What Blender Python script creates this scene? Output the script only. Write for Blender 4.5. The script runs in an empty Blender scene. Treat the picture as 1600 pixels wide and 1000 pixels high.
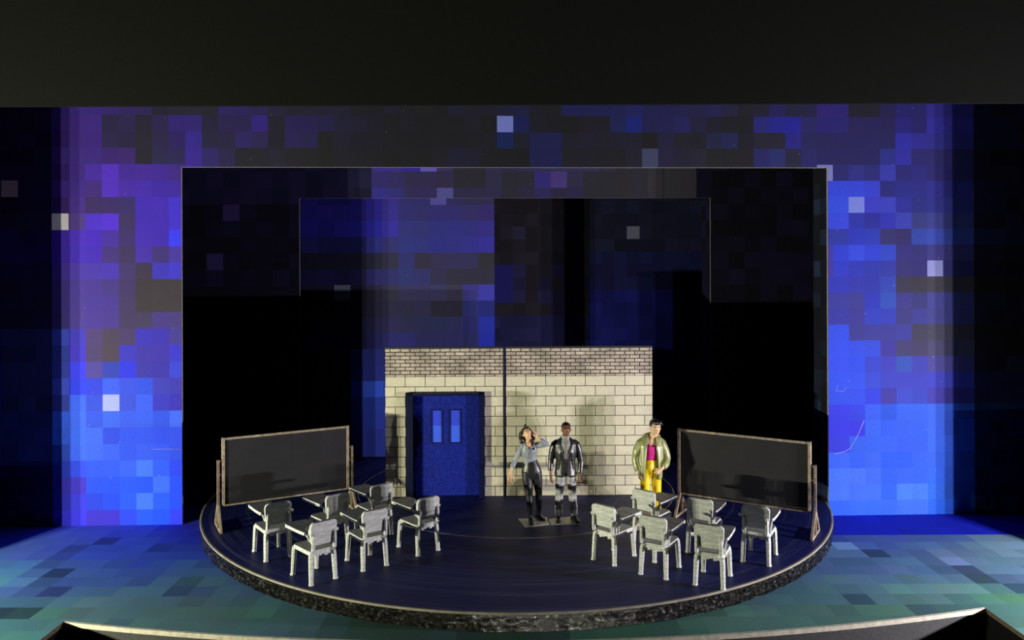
import bpy, bmesh, math, random
from mathutils import Vector, Matrix

C = bpy.context.scene.collection
SC = bpy.context.scene
R = math.radians

# ------------------------------------------------------------------ camera, world, exposure
FPX = 1220.0                 # focal length in pixels of the 1600 x 1000 frame
HORIZON = 430.0              # image row of the horizon
ROLL = R(0.2)
S = 16.0                     # distance camera -> centre of the revolve (m)
DECK = 0.249                 # height of the revolve's deck above the stage floor
CAMZ = 0.2703 * S + DECK
cam_d = bpy.data.cameras.new('camera')
cam_d.sensor_width = 36.0
cam_d.lens = FPX / 1600.0 * 36.0
cam_d.shift_y = -(500.0 - HORIZON) / 1600.0
cam_d.clip_start = 0.05
cam_d.clip_end = 200
cam = bpy.data.objects.new('camera', cam_d)
C.objects.link(cam)
cam.location = (0, 0, CAMZ)
cam.rotation_euler = (R(90), ROLL, 0)
SC.camera = cam

SC.view_settings.view_transform = 'Standard'
SC.view_settings.look = 'None'
SC.view_settings.exposure = 0.0
SC.view_settings.gamma = 1.0
SC.view_settings.use_curve_mapping = False

world = bpy.data.worlds.new('dark_room')
SC.world = world
world.use_nodes = True
bg = world.node_tree.nodes['Background']
bg.inputs['Color'].default_value = (0.75, 0.85, 1.0, 1)
bg.inputs['Strength'].default_value = 0.003

# two clusters of three small lamps, low down at either side of the stage, outside the frame
LAMP_LEFT = (-0.70 * S, 0.43 * S, DECK + 0.90)
LAMP_RIGHT = (0.641 * S, 0.562 * S, DECK + 0.88)
def lamp_cluster(centre, aim, gap, watts, colour, name):
    d = Vector((aim[0] - centre[0], aim[1] - centre[1], 0)).normalized()
    side = Vector((-d.y, d.x, 0))
    for k in (-1, 0, 1):
        ld = bpy.data.lights.new(name, 'POINT')
        ld.energy = watts
        ld.color = colour
        ld.shadow_soft_size = 0.035
        lo = bpy.data.objects.new(name, ld)
        lo.location = Vector(centre) + side * (gap * k)
        C.objects.link(lo)
lamp_cluster(LAMP_LEFT, (-0.45 * S, 0.89 * S), 0.46, 2350, (1.0, 1.0, 0.71), 'stage_lamp')
lamp_cluster(LAMP_RIGHT, (0.45 * S, 0.93 * S), 0.24, 1600, (1.0, 0.94, 0.97), 'stage_lamp')

# ------------------------------------------------------------------ helpers
def at(px, py, z=None, y=None, plane=None):
    """world point seen at a pixel of the photograph: on the height z, the depth y, or a vertical plane (point, direction)"""
    a, b = px - 800.0, HORIZON - py
    c, s = math.cos(ROLL), math.sin(ROLL)
    d = Vector(((a * c + b * s) / FPX, 1.0, (-a * s + b * c) / FPX))
    o = Vector((0, 0, CAMZ))
    if z is not None:
        t = (z - CAMZ) / d.z
    elif y is not None:
        t = y
    else:
        p, u = plane
        n = Vector((-u.y, u.x, 0))
        t = (p - o).dot(n) / d.dot(n)
    return o + d * t

def tag(o, label=None, cat=None, group=None, kind=None):
    if label: o['label'] = label
    if cat: o['category'] = cat
    if group: o['group'] = group
    if kind: o['kind'] = kind
    return o

def empty(name, loc=(0, 0, 0), rz=0.0):
    o = bpy.data.objects.new(name, None)
    o.empty_display_size = 0.1
    o.location = loc
    o.rotation_euler = (0, 0, rz)
    C.objects.link(o)
    return o

def link(name, me, mats, parent=None, smooth=False):
    if not isinstance(mats, (list, tuple)): mats = [mats]
    if not me.materials:
        for m in mats: me.materials.append(m)
    if smooth:
        for p in me.polygons: p.use_smooth = True
    o = bpy.data.objects.new(name, me)
    o.parent = parent
    C.objects.link(o)
    return o

def from_bm(name, bm, mats, parent=None, smooth=False, bevel=0.0, seg=2):
    if bevel > 0:
        bmesh.ops.bevel(bm, geom=[e for e in bm.edges if e.is_manifold and e.calc_face_angle(0) > R(25)],
                        offset=bevel, segments=seg, affect='EDGES', profile=0.5, clamp_overlap=True)
    bmesh.ops.recalc_face_normals(bm, faces=bm.faces)
    me = bpy.data.meshes.new(name)
    bm.to_mesh(me); bm.free()
    return link(name, me, mats, parent, smooth)

def add_box(bm, lo, hi, M=None):
    vs = []
    for z in (lo[2], hi[2]):
        for x, y in ((lo[0], lo[1]), (hi[0], lo[1]), (hi[0], hi[1]), (lo[0], hi[1])):
            v = Vector((x, y, z))
            vs.append(bm.verts.new(M @ v if M else v))
    f = [(3, 2, 1, 0), (4, 5, 6, 7), (0, 1, 5, 4), (1, 2, 6, 5), (2, 3, 7, 6), (3, 0, 4, 7)]
    return [bm.faces.new([vs[i] for i in q]) for q in f]

def add_prism(bm, pts, z0, z1, M=None):
    lo = [bm.verts.new((M @ Vector((x, y, z0))) if M else (x, y, z0)) for x, y in pts]
    hi = [bm.verts.new((M @ Vector((x, y, z1))) if M else (x, y, z1)) for x, y in pts]
    n = len(pts)
    bm.faces.new(lo[::-1]); bm.faces.new(hi)
    for i in range(n):
        bm.faces.new((lo[i], lo[(i + 1) % n], hi[(i + 1) % n], hi[i]))

def add_tube(bm, pts, n=12, square=False, M=None, ref=None):
    """loft through (x, y, z, rx[, ry]) stations; ends closed and rounded off by a smaller last ring"""
    P = [Vector(p[:3]) for p in pts]
    rr = [(p[3], p[4] if len(p) > 4 else p[3]) for p in pts]
    rings = []
    for i, p in enumerate(P):
        t = (P[min(i + 1, len(P) - 1)] - P[max(i - 1, 0)]).normalized()
        r0 = Vector(ref) if ref else (Vector((0, 1, 0)) if abs(t.y) < 0.8 else Vector((0, 0, 1)))
        sx = t.cross(r0).normalized()
        sy = sx.cross(t).normalized()
        ring = []
        for k in range(n):
            a = 2 * math.pi * (k + 0.5) / n
            cx, cy = math.cos(a), math.sin(a)
            if square:
                q = max(abs(cx), abs(cy)); cx /= q; cy /= q
            v = p + sx * (cx * rr[i][0]) + sy * (cy * rr[i][1])
            ring.append(bm.verts.new(M @ v if M else v))
        rings.append(ring)
    for a, b in zip(rings, rings[1:]):
        for k in range(n):
            bm.faces.new((a[k], a[(k + 1) % n], b[(k + 1) % n], b[k]))
    bm.faces.new(rings[0][::-1]); bm.faces.new(rings[-1])

def add_ball(bm, c, r, M=None, rot=None, seg=20):
    mat = Matrix.Translation(c) @ (rot.to_4x4() if rot else Matrix()) @ Matrix.Diagonal((r[0], r[1], r[2], 1))
    if M: mat = M @ mat
    bmesh.ops.create_uvsphere(bm, u_segments=seg, v_segments=seg // 2 + 2, radius=1.0, matrix=mat)

def soft(name, bm, mats, parent, voxel=0.01, iters=3, factor=0.5):
    """fuse overlapping shapes into one continuous smooth surface"""
    bmesh.ops.recalc_face_normals(bm, faces=bm.faces)
    me = bpy.data.meshes.new(name)
    bm.to_mesh(me); bm.free()
    o = bpy.data.objects.new(name, me)
    C.objects.link(o)
    m = o.modifiers.new('fuse', 'REMESH'); m.mode = 'VOXEL'; m.voxel_size = voxel
    if iters:
        s = o.modifiers.new('smooth', 'SMOOTH'); s.factor = factor; s.iterations = iters
    dg = bpy.context.evaluated_depsgraph_get()
    me2 = bpy.data.meshes.new_from_object(o.evaluated_get(dg))
    bpy.data.objects.remove(o); bpy.data.meshes.remove(me)
    me2.name = name
    me2.materials.clear()
    return link(name, me2, mats, parent, smooth=True)

# ------------------------------------------------------------------ materials
def new_mat(name):
    m = bpy.data.materials.new(name); m.use_nodes = True
    return m, m.node_tree.nodes, m.node_tree.links, m.node_tree.nodes['Principled BSDF']

def coord(N, L, scale=None, kind='Object'):
    tc = N.new('ShaderNodeTexCoord')
    if scale is None: return tc.outputs[kind]
    mp = N.new('ShaderNodeMapping'); mp.inputs['Scale'].default_value = scale
    L.new(tc.outputs[kind], mp.inputs['Vector'])
    return mp.outputs['Vector']

def noise(N, L, vec, scale, detail=3, rough=0.6):
    n = N.new('ShaderNodeTexNoise'); n.inputs['Scale'].default_value = scale
    n.inputs['Detail'].default_value = detail; n.inputs['Roughness'].default_value = rough
    L.new(vec, n.inputs['Vector'])
    return n.outputs['Fac']

def ramp(N, L, fac, stops):
    r = N.new('ShaderNodeValToRGB')
    el = r.color_ramp.elements
    el[0].position, el[0].color = stops[0][0], (*stops[0][1], 1)
    el[1].position, el[1].color = stops[-1][0], (*stops[-1][1], 1)
    for p, c in stops[1:-1]:
        e = el.new(p); e.color = (*c, 1)
    L.new(fac, r.inputs['Fac'])
    return r.outputs['Color']

def mix(N, L, fac, a, b, mode='MIX'):
    n = N.new('ShaderNodeMix'); n.data_type = 'RGBA'; n.blend_type = mode
    for sock, v in ((n.inputs[0], fac), (n.inputs[6], a), (n.inputs[7], b)):
        if isinstance(v, (int, float)): sock.default_value = v
        elif isinstance(v, tuple): sock.default_value = (*v, 1)
        else: L.new(v, sock)
    return n.outputs[2]

def bump(N, L, b, h, strength=0.3, dist=0.01):
    n = N.new('ShaderNodeBump'); n.inputs['Strength'].default_value = strength
    n.inputs['Distance'].default_value = dist
    L.new(h, n.inputs['Height']); L.new(n.outputs['Normal'], b.inputs['Normal'])

def paint(name, col, var=0.15, rough=0.5, metal=0.0, scale=30, spec=0.5, bumps=0.0, coat=0.0):
    m, N, L, b = new_mat(name)
    f = noise(N, L, coord(N, L), scale, 4)
    lo = tuple(c * (1 - var) for c in col); hi = tuple(min(1, c * (1 + var)) for c in col)
    L.new(ramp(N, L, f, [(0.3, lo), (0.7, hi)]), b.inputs['Base Color'])
    b.inputs['Roughness'].default_value = rough
    b.inputs['Metallic'].default_value = metal
    b.inputs['Specular IOR Level'].default_value = spec
    b.inputs['Coat Weight'].default_value = coat
    b.inputs['Coat Roughness'].default_value = 0.15
    if bumps: bump(N, L, b, f, bumps, 0.01)
    return m

def printed_mat():
    m, N, L, b = new_mat('pixel_printed_paper')
    a = N.new('ShaderNodeAttribute'); a.attribute_name = 'print'
    f = noise(N, L, coord(N, L), 22, 6, 0.75)
    g = ramp(N, L, f, [(0.3, (0.90, 0.90, 0.90)), (0.7, (1.08, 1.08, 1.08))])
    col = mix(N, L, 1.0, a.outputs['Color'], g, 'MULTIPLY')
    v = N.new('ShaderNodeTexVoronoi'); v.inputs['Scale'].default_value = 3.5
    L.new(coord(N, L), v.inputs['Vector'])
    dust = ramp(N, L, v.outputs['Distance'], [(0.0, (0.35, 0.35, 0.35)), (0.035, (0, 0, 0))])
    L.new(mix(N, L, 1.0, col, dust, 'ADD'), b.inputs['Base Color'])
    b.inputs['Roughness'].default_value = 0.7
    b.inputs['Specular IOR Level'].default_value = 0.15
    return m

M_PRINT = printed_mat()
M_CARD = paint('pale_card_edge', (0.40, 0.365, 0.30), 0.25, 0.8, scale=12)
M_CARD_DULL = paint('grey_card_edge', (0.30, 0.29, 0.28), 0.25, 0.8, scale=12)
M_BLACK = paint('black_card', (0.0040, 0.0042, 0.0033), 0.35, 0.85, scale=40, spec=0.15)
M_PITBLACK = paint('charcoal_card', (0.036, 0.036, 0.038), 0.25, 0.85, scale=25, spec=0.2)
M_VOID = paint('black_masking', (0.006, 0.006, 0.008), 0.2, 0.95, spec=0.05)

def to_linear(c):
    return c / 12.92 if c <= 0.04045 else ((c + 0.055) / 1.055) ** 2.4

# ------------------------------------------------------------------ the printed pixel patterns
# one line per row of squares: first column, then red, green, blue (0-255) of each square in turn
#@@TABLES
PORTAL_PRINT_SHADE = {  # print colours; outermost columns darkened to paint in the side shadow
    -2: (-4, [9,4,45,9,4,45,13,6,54,13,6,54,42,27,107,45,29,113,44,27,112,41,28,100,39,28,92,40,29,85,30,26,52,32,30,51,34,31,52,33,31,48,41,31,98,40,31,92,38,32,84,35,32,64,33,32,49,33,32,52,33,31,56,33,31,55,30,29,41,29,29,40,31,30,51,30,30,42,32,31,40,30,30,38,33,33,57,33,32,47,33,33,50,33,33,62,33,34,71,32,31,42,31,32,37,33,33,89,33,34,87,33,33,87,33,34,87,34,36,98,35,33,81,35,32,82,35,33,78,36,34,73,38,34,81,36,34,62,32,32,42,33,32,48,36,32,84,33,32,58,34,31,65,44,32,104,40,31,103,29,28,41,29,28,39,31,28,69,32,28,92,32,28,87,39,35,116,37,33,110,39,35,116,12,10,50,8,6,38,7,6,38,13,11,53]),
    -1: (-4, [9,4,45,9,4,45,13,6,54,13,6,54,42,27,107,45,29,113,44,27,112,41,28,100,39,28,92,40,29,85,30,26,52,32,30,51,34,31,52,33,31,48,41,31,98,40,31,92,38,32,84,35,32,64,33,32,49,33,32,52,33,31,56,33,31,55,30,29,41,29,29,40,31,30,51,30,30,42,32,31,40,30,30,38,33,33,57,33,32,47,33,33,50,33,33,62,33,34,71,32,31,42,31,32,37,33,33,89,33,34,87,33,33,87,33,34,87,34,36,98,35,33,81,35,32,82,35,33,78,36,34,73,38,34,81,36,34,62,32,32,42,33,32,48,36,32,84,33,32,58,34,31,65,44,32,104,40,31,103,29,28,41,29,28,39,31,28,69,32,28,92,32,28,87,39,35,116,37,33,110,39,35,116,12,10,50,8,6,38,7,6,38,13,11,53]),
    0: (-4, [9,4,45,9,4,45,13,6,54,13,6,54,42,27,107,45,29,113,44,27,112,41,28,100,39,28,92,40,29,85,30,26,52,32,30,51,34,31,52,33,31,48,41,31,98,40,31,92,38,32,84,35,32,64,33,32,49,33,32,52,33,31,56,33,31,55,30,29,41,29,29,40,31,30,51,30,30,42,32,31,40,30,30,38,33,33,57,33,32,47,33,33,50,33,33,62,33,34,71,32,31,42,31,32,37,33,33,89,33,34,87,33,33,87,33,34,87,34,36,98,35,33,81,35,32,82,35,33,78,36,34,73,38,34,81,36,34,62,32,32,42,33,32,48,36,32,84,33,32,58,34,31,65,44,32,104,40,31,103,29,28,41,29,28,39,31,28,69,32,28,92,32,28,87,39,35,116,37,33,110,39,35,116,12,10,50,8,6,38,7,6,38,13,11,53]),
    1: (-4, [16,6,57,15,5,54,11,4,47,15,5,54,47,26,109,48,27,113,50,27,117,33,27,65,37,28,74,32,28,53,37,29,77,43,29,113,45,30,114,34,29,62,38,30,81,38,30,81,46,32,127,32,31,47,37,30,84,38,30,85,35,30,77,32,31,59,32,30,54,30,29,46,29,29,39,31,30,44,29,28,36,30,30,38,30,30,39,32,32,46,30,29,36,115,123,206,28,34,90,32,31,44,30,29,36,29,29,34,33,31,40,31,31,42,32,37,85,29,36,121,34,32,78,35,33,82,37,35,90,34,33,62,31,31,44,30,30,37,30,29,35,36,37,112,34,35,132,34,34,137,38,35,91,38,32,102,37,32,100,35,30,78,34,29,77,34,29,74,33,30,103,31,28,88,41,37,127,40,37,125,43,39,132,10,9,49,12,10,53,12,10,52,6,5,37]),
    2: (-4, [14,5,54,13,5,50,15,6,56,10,4,43,43,23,102,47,26,110,48,26,114,35,27,71,33,27,64,32,29,48,38,30,71,40,27,95,47,33,136,34,31,63,36,31,68,42,33,98,41,33,83,32,30,46,38,32,84,37,32,80,30,30,38,32,30,51,29,28,45,30,29,43,29,28,38,29,28,37,29,29,38,30,29,38,30,29,38,31,30,41,31,31,44,25,37,94,31,32,48,32,33,81,31,33,83,32,32,45,33,32,51,33,32,46,32,32,50,32,32,49,30,29,33,34,33,63,33,32,44,32,32,42,33,35,66,33,36,78,30,30,41,36,34,47,35,34,48,37,35,118,35,34,81,35,32,78,34,31,80,34,30,79,34,30,78,33,30,76,39,38,137,39,36,121,38,37,113,39,38,117,38,37,114,12,11,49,11,10,46,12,12,50,8,8,40]),
    3: (-4, [12,5,48,11,4,46,11,4,46,16,6,57,52,31,121,48,28,113,47,28,115,48,25,102,49,28,103,31,28,46,36,32,75,39,31,82,52,32,141,42,33,101,39,32,77,32,31,44,32,31,45,33,32,54,33,31,42,32,32,40,30,30,36,31,31,44,30,29,41,30,29,39,29,29,35,30,29,38,30,29,36,32,31,43,32,31,57,32,31,52,31,30,38,30,29,37,29,29,35,31,32,80,31,32,84,33,32,42,32,32,45,31,31,40,32,31,38,35,33,49,64,67,98,36,33,62,34,33,52,37,35,51,32,32,36,31,31,37,32,31,36,37,36,89,37,42,95,35,35,56,36,35,89,34,32,81,34,30,80,33,30,79,33,29,78,37,40,113,40,39,133,34,31,89,35,32,87,37,34,90,34,32,85,11,10,37,7,6,29,9,8,32,6,6,27]),
    4: (-4, [15,5,55,16,6,58,14,5,54,14,5,54,45,24,107,48,26,114,57,29,144,69,35,175,56,30,139,58,31,141,56,31,142,55,32,129,52,32,141,42,33,101,39,32,77,32,31,44,32,31,45,33,32,54,33,31,42,32,32,40,30,30,36,31,31,44,30,29,41,30,29,39,29,29,35,30,29,38,30,29,36,32,31,43,32,31,57,32,31,52,31,30,38,30,29,37,29,29,35,31,32,80,31,32,84,33,32,42,32,32,45,31,31,40,32,31,38,35,33,49,64,67,98,36,33,62,34,33,52,37,35,51,32,32,36,31,31,37,32,31,36,37,36,89,37,42,95,35,35,56,36,35,89,105,106,164,35,34,92,38,39,112,35,35,100,45,47,138,33,32,94,34,33,100,34,31,89,33,31,88,32,30,86,10,9,38,10,8,37,10,9,39,8,7,34]),
    5: (-4, [12,5,51,111,97,124,14,6,57,16,7,62,54,31,130,49,28,120,52,30,110,68,35,173,59,31,152,57,32,161,53,30,155,54,32,152,54,32,152,54,32,152,54,32,152,54,32,152,54,32,152,54,32,152,54,32,152,54,32,152,54,32,152,54,32,152,54,32,152,54,32,152,54,32,152,54,32,152,54,32,152,54,32,152,54,32,152,54,32,152,54,32,152,54,32,152,54,32,152,54,32,152,54,32,152,54,32,152,54,32,152,54,32,152,54,32,152,54,32,152,54,32,152,54,32,152,54,32,152,54,32,152,54,32,152,54,32,152,54,32,152,54,32,152,54,32,152,54,32,152,54,32,152,43,58,182,43,58,182,42,57,179,44,53,169,31,33,99,32,34,108,33,34,106,35,36,113,32,33,105,37,38,119,10,11,48,8,9,44,6,7,38,5,5,32]),
    6: (-4, [15,6,52,14,6,49,16,7,54,18,8,59,47,27,103,54,32,119,46,30,86,45,32,91,46,34,96,55,31,165,57,32,168,57,39,193,57,39,193,57,39,193,57,39,193,57,39,193,57,39,193,57,39,193,57,39,193,57,39,193,57,39,193,57,39,193,57,39,193,57,39,193,57,39,193,57,39,193,57,39,193,57,39,193,57,39,193,57,39,193,57,39,193,57,39,193,57,39,193,57,39,193,57,39,193,57,39,193,57,39,193,57,39,193,57,39,193,57,39,193,57,39,193,57,39,193,57,39,193,57,39,193,57,39,193,57,39,193,57,39,193,57,39,193,57,39,193,57,39,193,57,39,193,41,63,184,41,63,184,97,109,181,46,48,158,45,50,148,33,36,121,31,34,100,34,36,105,35,38,110,36,39,112,9,10,43,10,11,45,4,5,29,8,9,41]),
    7: (-4, [22,13,60,19,11,53,22,13,59,21,13,58,196,191,206,60,42,114,60,34,177,68,35,190,48,36,87,54,30,163,54,31,164,56,38,190,56,38,190,56,38,190,56,38,190,56,38,190,56,38,190,56,38,190,56,38,190,56,38,190,56,38,190,56,38,190,56,38,190,56,38,190,56,38,190,56,38,190,56,38,190,56,38,190,56,38,190,56,38,190,56,38,190,56,38,190,56,38,190,56,38,190,56,38,190,56,38,190,56,38,190,56,38,190,56,38,190,56,38,190,56,38,190,56,38,190,56,38,190,56,38,190,56,38,190,56,38,190,56,38,190,56,38,190,56,38,190,56,38,190,56,38,190,43,58,180,43,58,180,34,40,136,32,35,121,35,39,139,43,50,137,38,44,97,44,48,108,39,43,98,45,49,111,10,11,36,7,9,31,12,14,42,7,8,30]),
    8: (-4, [17,6,75,21,7,86,15,5,69,15,5,72,58,30,165,58,30,165,55,27,166,55,33,141,49,35,96,55,32,160,53,30,161,47,47,226,47,47,226,47,47,226,47,47,226,47,47,226,47,47,226,47,47,226,47,47,226,47,47,226,47,47,226,47,47,226,47,47,226,47,47,226,47,47,226,47,47,226,47,47,226,47,47,226,47,47,226,47,47,226,47,47,226,47,47,226,47,47,226,47,47,226,47,47,226,47,47,226,47,47,226,47,47,226,47,47,226,47,47,226,47,47,226,47,47,226,47,47,226,47,47,226,47,47,226,47,47,226,47,47,226,47,47,226,47,47,226,47,47,226,47,47,226,34,43,129,34,43,129,32,42,146,32,45,143,39,36,85,37,32,79,35,52,125,41,55,132,38,51,124,40,53,128,14,21,60,14,20,59,9,15,47,10,16,49]),
    9: (-4, [16,6,78,19,7,86,17,6,80,17,6,79,54,30,162,54,30,162,52,28,159,52,36,110,48,37,83,55,35,150,50,36,108,58,41,147,58,41,147,58,41,147,58,41,147,58,41,147,58,41,147,58,41,147,58,41,147,58,41,147,58,41,147,58,41,147,58,41,147,58,41,147,58,41,147,58,41,147,58,41,147,58,41,147,58,41,147,58,41,147,58,41,147,58,41,147,58,41,147,58,41,147,58,41,147,58,41,147,58,41,147,58,41,147,58,41,147,58,41,147,58,41,147,58,41,147,58,41,147,58,41,147,58,41,147,58,41,147,58,41,147,58,41,147,58,41,147,58,41,147,58,41,147,50,42,126,34,48,164,40,57,173,33,49,164,35,52,149,36,33,92,34,33,86,42,40,96,41,40,95,42,41,97,10,9,33,12,12,38,8,8,30,9,8,31]),
    10: (-4, [14,7,59,18,10,69,17,9,66,14,7,58,57,38,142,57,38,143,55,38,146,56,37,155,49,38,94,47,37,67,49,39,164,51,42,181,51,42,181,51,42,181,51,42,181,51,42,181,51,42,181,51,42,181,51,42,181,51,42,181,51,42,181,51,42,181,51,42,181,51,42,181,51,42,181,51,42,181,51,42,181,51,42,181,51,42,181,51,42,181,51,42,181,51,42,181,51,42,181,51,42,181,51,42,181,51,42,181,51,42,181,51,42,181,51,42,181,51,42,181,51,42,181,51,42,181,51,42,181,51,42,181,51,42,181,51,42,181,51,42,181,51,42,181,51,42,181,51,42,181,51,42,181,49,41,124,34,44,155,33,40,139,32,39,130,34,41,122,36,33,85,33,31,83,106,109,154,36,34,89,33,31,83,8,7,31,8,7,31,4,4,21,8,7,31]),
    11: (-4, [13,7,52,13,7,51,18,11,63,18,11,63,51,36,120,55,39,127,54,37,125,52,38,113,49,37,90,45,39,52,46,41,53,48,42,55,48,42,55,48,42,55,48,42,55,48,42,55,48,42,55,48,42,55,48,42,55,48,42,55,48,42,55,48,42,55,48,42,55,48,42,55,48,42,55,48,42,55,48,42,55,48,42,55,48,42,55,48,42,55,48,42,55,48,42,55,48,42,55,48,42,55,48,42,55,48,42,55,48,42,55,48,42,55,48,42,55,48,42,55,48,42,55,48,42,55,48,42,55,48,42,55,48,42,55,48,42,55,48,42,55,48,42,55,48,42,55,48,42,55,48,42,55,34,40,139,34,40,139,35,39,129,31,38,127,34,49,130,39,36,53,39,36,47,44,42,53,43,41,52,45,43,54,13,12,17,15,14,20,9,8,13,11,10,15]),
    12: (-4, [15,9,55,17,10,60,15,9,56,15,9,55,50,37,118,54,40,125,53,37,128,54,37,125,50,39,84,46,39,52,47,41,52,48,41,54,48,41,54,48,41,54,48,41,54,48,41,54,48,41,54,48,41,54,48,41,54,48,41,54,48,41,54,48,41,54,48,41,54,48,41,54,48,41,54,48,41,54,48,41,54,48,41,54,48,41,54,48,41,54,48,41,54,48,41,54,48,41,54,48,41,54,48,41,54,48,41,54,48,41,54,48,41,54,48,41,54,48,41,54,48,41,54,48,41,54,48,41,54,48,41,54,48,41,54,48,41,54,48,41,54,48,41,54,48,41,54,48,41,54,48,41,54,39,41,118,39,41,118,41,41,109,30,37,136,32,56,133,40,38,97,36,37,84,44,46,103,44,46,104,42,44,99,11,11,35,14,15,42,7,7,28,12,13,39]),
    13: (-4, [16,10,57,14,9,52,15,9,53,18,12,62,49,36,112,55,41,123,54,38,126,54,38,121,50,39,81,50,41,79,54,40,115,55,43,110,55,43,110,55,43,110,55,43,110,55,43,110,55,43,110,55,43,110,55,43,110,55,43,110,55,43,110,55,43,110,55,43,110,55,43,110,55,43,110,55,43,110,55,43,110,55,43,110,55,43,110,55,43,110,55,43,110,55,43,110,55,43,110,55,43,110,55,43,110,55,43,110,55,43,110,55,43,110,55,43,110,55,43,110,55,43,110,55,43,110,55,43,110,55,43,110,55,43,110,55,43,110,55,43,110,55,43,110,55,43,110,55,43,110,55,43,110,37,38,121,37,38,121,39,37,109,31,42,138,31,41,131,39,37,89,38,39,101,42,44,97,44,45,100,40,42,93,13,13,38,7,8,27,9,10,32,9,10,32]),
    14: (-4, [16,11,85,23,31,99,19,27,88,21,30,96,50,65,183,48,39,162,58,44,99,55,44,73,54,41,90,43,33,159,44,33,153,53,42,129,53,42,129,53,42,129,53,42,129,53,42,129,53,42,129,53,42,129,53,42,129,53,42,129,53,42,129,53,42,129,53,42,129,53,42,129,53,42,129,53,42,129,53,42,129,53,42,129,53,42,129,53,42,129,53,42,129,53,42,129,53,42,129,53,42,129,53,42,129,53,42,129,53,42,129,53,42,129,53,42,129,53,42,129,53,42,129,53,42,129,53,42,129,53,42,129,53,42,129,53,42,129,53,42,129,53,42,129,53,42,129,53,42,129,53,42,129,30,55,171,30,55,171,38,38,105,39,38,108,38,37,105,37,39,108,39,38,56,44,43,58,46,45,61,43,42,57,11,11,17,9,8,14,8,7,13,12,11,18]),
    15: (-4, [14,8,84,18,26,85,16,23,78,21,29,93,40,53,153,47,35,168,56,44,91,56,45,68,42,36,161,44,35,144,46,35,146,42,36,178,42,36,178,42,36,178,42,36,178,42,36,178,42,36,178,42,36,178,42,36,178,42,36,178,42,36,178,42,36,178,42,36,178,42,36,178,42,36,178,42,36,178,42,36,178,42,36,178,42,36,178,42,36,178,42,36,178,42,36,178,42,36,178,42,36,178,42,36,178,42,36,178,42,36,178,42,36,178,42,36,178,42,36,178,42,36,178,42,36,178,42,36,178,42,36,178,42,36,178,42,36,178,42,36,178,42,36,178,42,36,178,42,36,178,42,36,178,30,54,174,30,54,174,29,52,165,30,51,156,38,33,109,41,38,75,41,38,65,46,45,73,43,41,68,48,47,76,15,14,28,11,10,22,9,8,19,10,10,21]),
    16: (-4, [11,12,110,22,31,98,22,30,96,21,29,94,42,56,160,39,40,205,58,47,128,34,44,149,30,35,191,42,36,142,42,34,145,40,49,182,40,49,182,40,49,182,40,49,182,40,49,182,40,49,182,40,49,182,40,49,182,40,49,182,40,49,182,40,49,182,40,49,182,40,49,182,40,49,182,40,49,182,40,49,182,40,49,182,40,49,182,40,49,182,40,49,182,40,49,182,40,49,182,40,49,182,40,49,182,40,49,182,40,49,182,40,49,182,40,49,182,40,49,182,40,49,182,40,49,182,40,49,182,40,49,182,40,49,182,40,49,182,40,49,182,40,49,182,40,49,182,40,49,182,40,49,182,29,53,172,29,53,172,25,51,167,30,42,142,37,38,128,31,53,125,35,39,118,46,43,101,48,45,105,43,41,96,9,8,30,7,6,26,16,15,44,16,14,43]),
    17: (-4, [7,13,108,21,30,96,20,29,93,20,28,90,52,68,192,28,43,204,30,44,183,40,67,198,38,57,190,30,59,193,43,43,157,44,38,153,44,38,153,44,38,153,44,38,153,44,38,153,44,38,153,44,38,153,44,38,153,44,38,153,44,38,153,44,38,153,44,38,153,44,38,153,44,38,153,44,38,153,44,38,153,44,38,153,44,38,153,44,38,153,44,38,153,44,38,153,44,38,153,44,38,153,44,38,153,44,38,153,44,38,153,44,38,153,44,38,153,44,38,153,44,38,153,44,38,153,44,38,153,44,38,153,44,38,153,44,38,153,44,38,153,44,38,153,44,38,153,44,38,153,44,38,153,26,55,171,26,55,171,25,54,167,30,47,146,34,40,132,35,39,129,35,38,127,35,39,130,38,42,138,34,38,127,9,11,53,8,9,50,6,8,44,7,8,46]),
    18: (-4, [12,28,112,17,25,82,22,31,98,16,23,78,41,54,155,40,74,209,33,54,180,127,135,196,37,57,181,38,68,204,38,37,163,40,31,157,40,31,157,40,31,157,40,31,157,40,31,157,40,31,157,40,31,157,40,31,157,40,31,157,40,31,157,40,31,157,40,31,157,40,31,157,40,31,157,40,31,157,40,31,157,40,31,157,40,31,157,40,31,157,40,31,157,40,31,157,40,31,157,40,31,157,40,31,157,40,31,157,40,31,157,40,31,157,40,31,157,40,31,157,40,31,157,40,31,157,40,31,157,40,31,157,40,31,157,40,31,157,40,31,157,40,31,157,40,31,157,40,31,157,40,31,157,25,52,167,25,52,167,25,50,165,24,38,156,36,32,110,32,44,133,29,40,125,37,33,114,35,31,107,33,30,104,10,8,46,12,10,50,12,10,50,12,10,50]),
    19: (-4, [10,27,103,11,28,107,9,25,97,8,23,94,41,80,217,40,77,210,30,60,188,39,72,198,35,65,195,36,68,201,29,60,196,46,78,212,46,78,212,46,78,212,46,78,212,46,78,212,46,78,212,46,78,212,46,78,212,46,78,212,46,78,212,46,78,212,46,78,212,46,78,212,46,78,212,46,78,212,46,78,212,46,78,212,46,78,212,46,78,212,46,78,212,46,78,212,46,78,212,46,78,212,46,78,212,46,78,212,46,78,212,46,78,212,46,78,212,46,78,212,46,78,212,46,78,212,46,78,212,46,78,212,46,78,212,46,78,212,46,78,212,46,78,212,46,78,212,46,78,212,46,78,212,28,35,164,28,35,164,25,39,158,27,60,165,15,53,151,25,62,159,24,61,155,29,65,160,29,65,160,25,58,145,5,20,60,8,26,74,6,22,66,5,19,58]),
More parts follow.
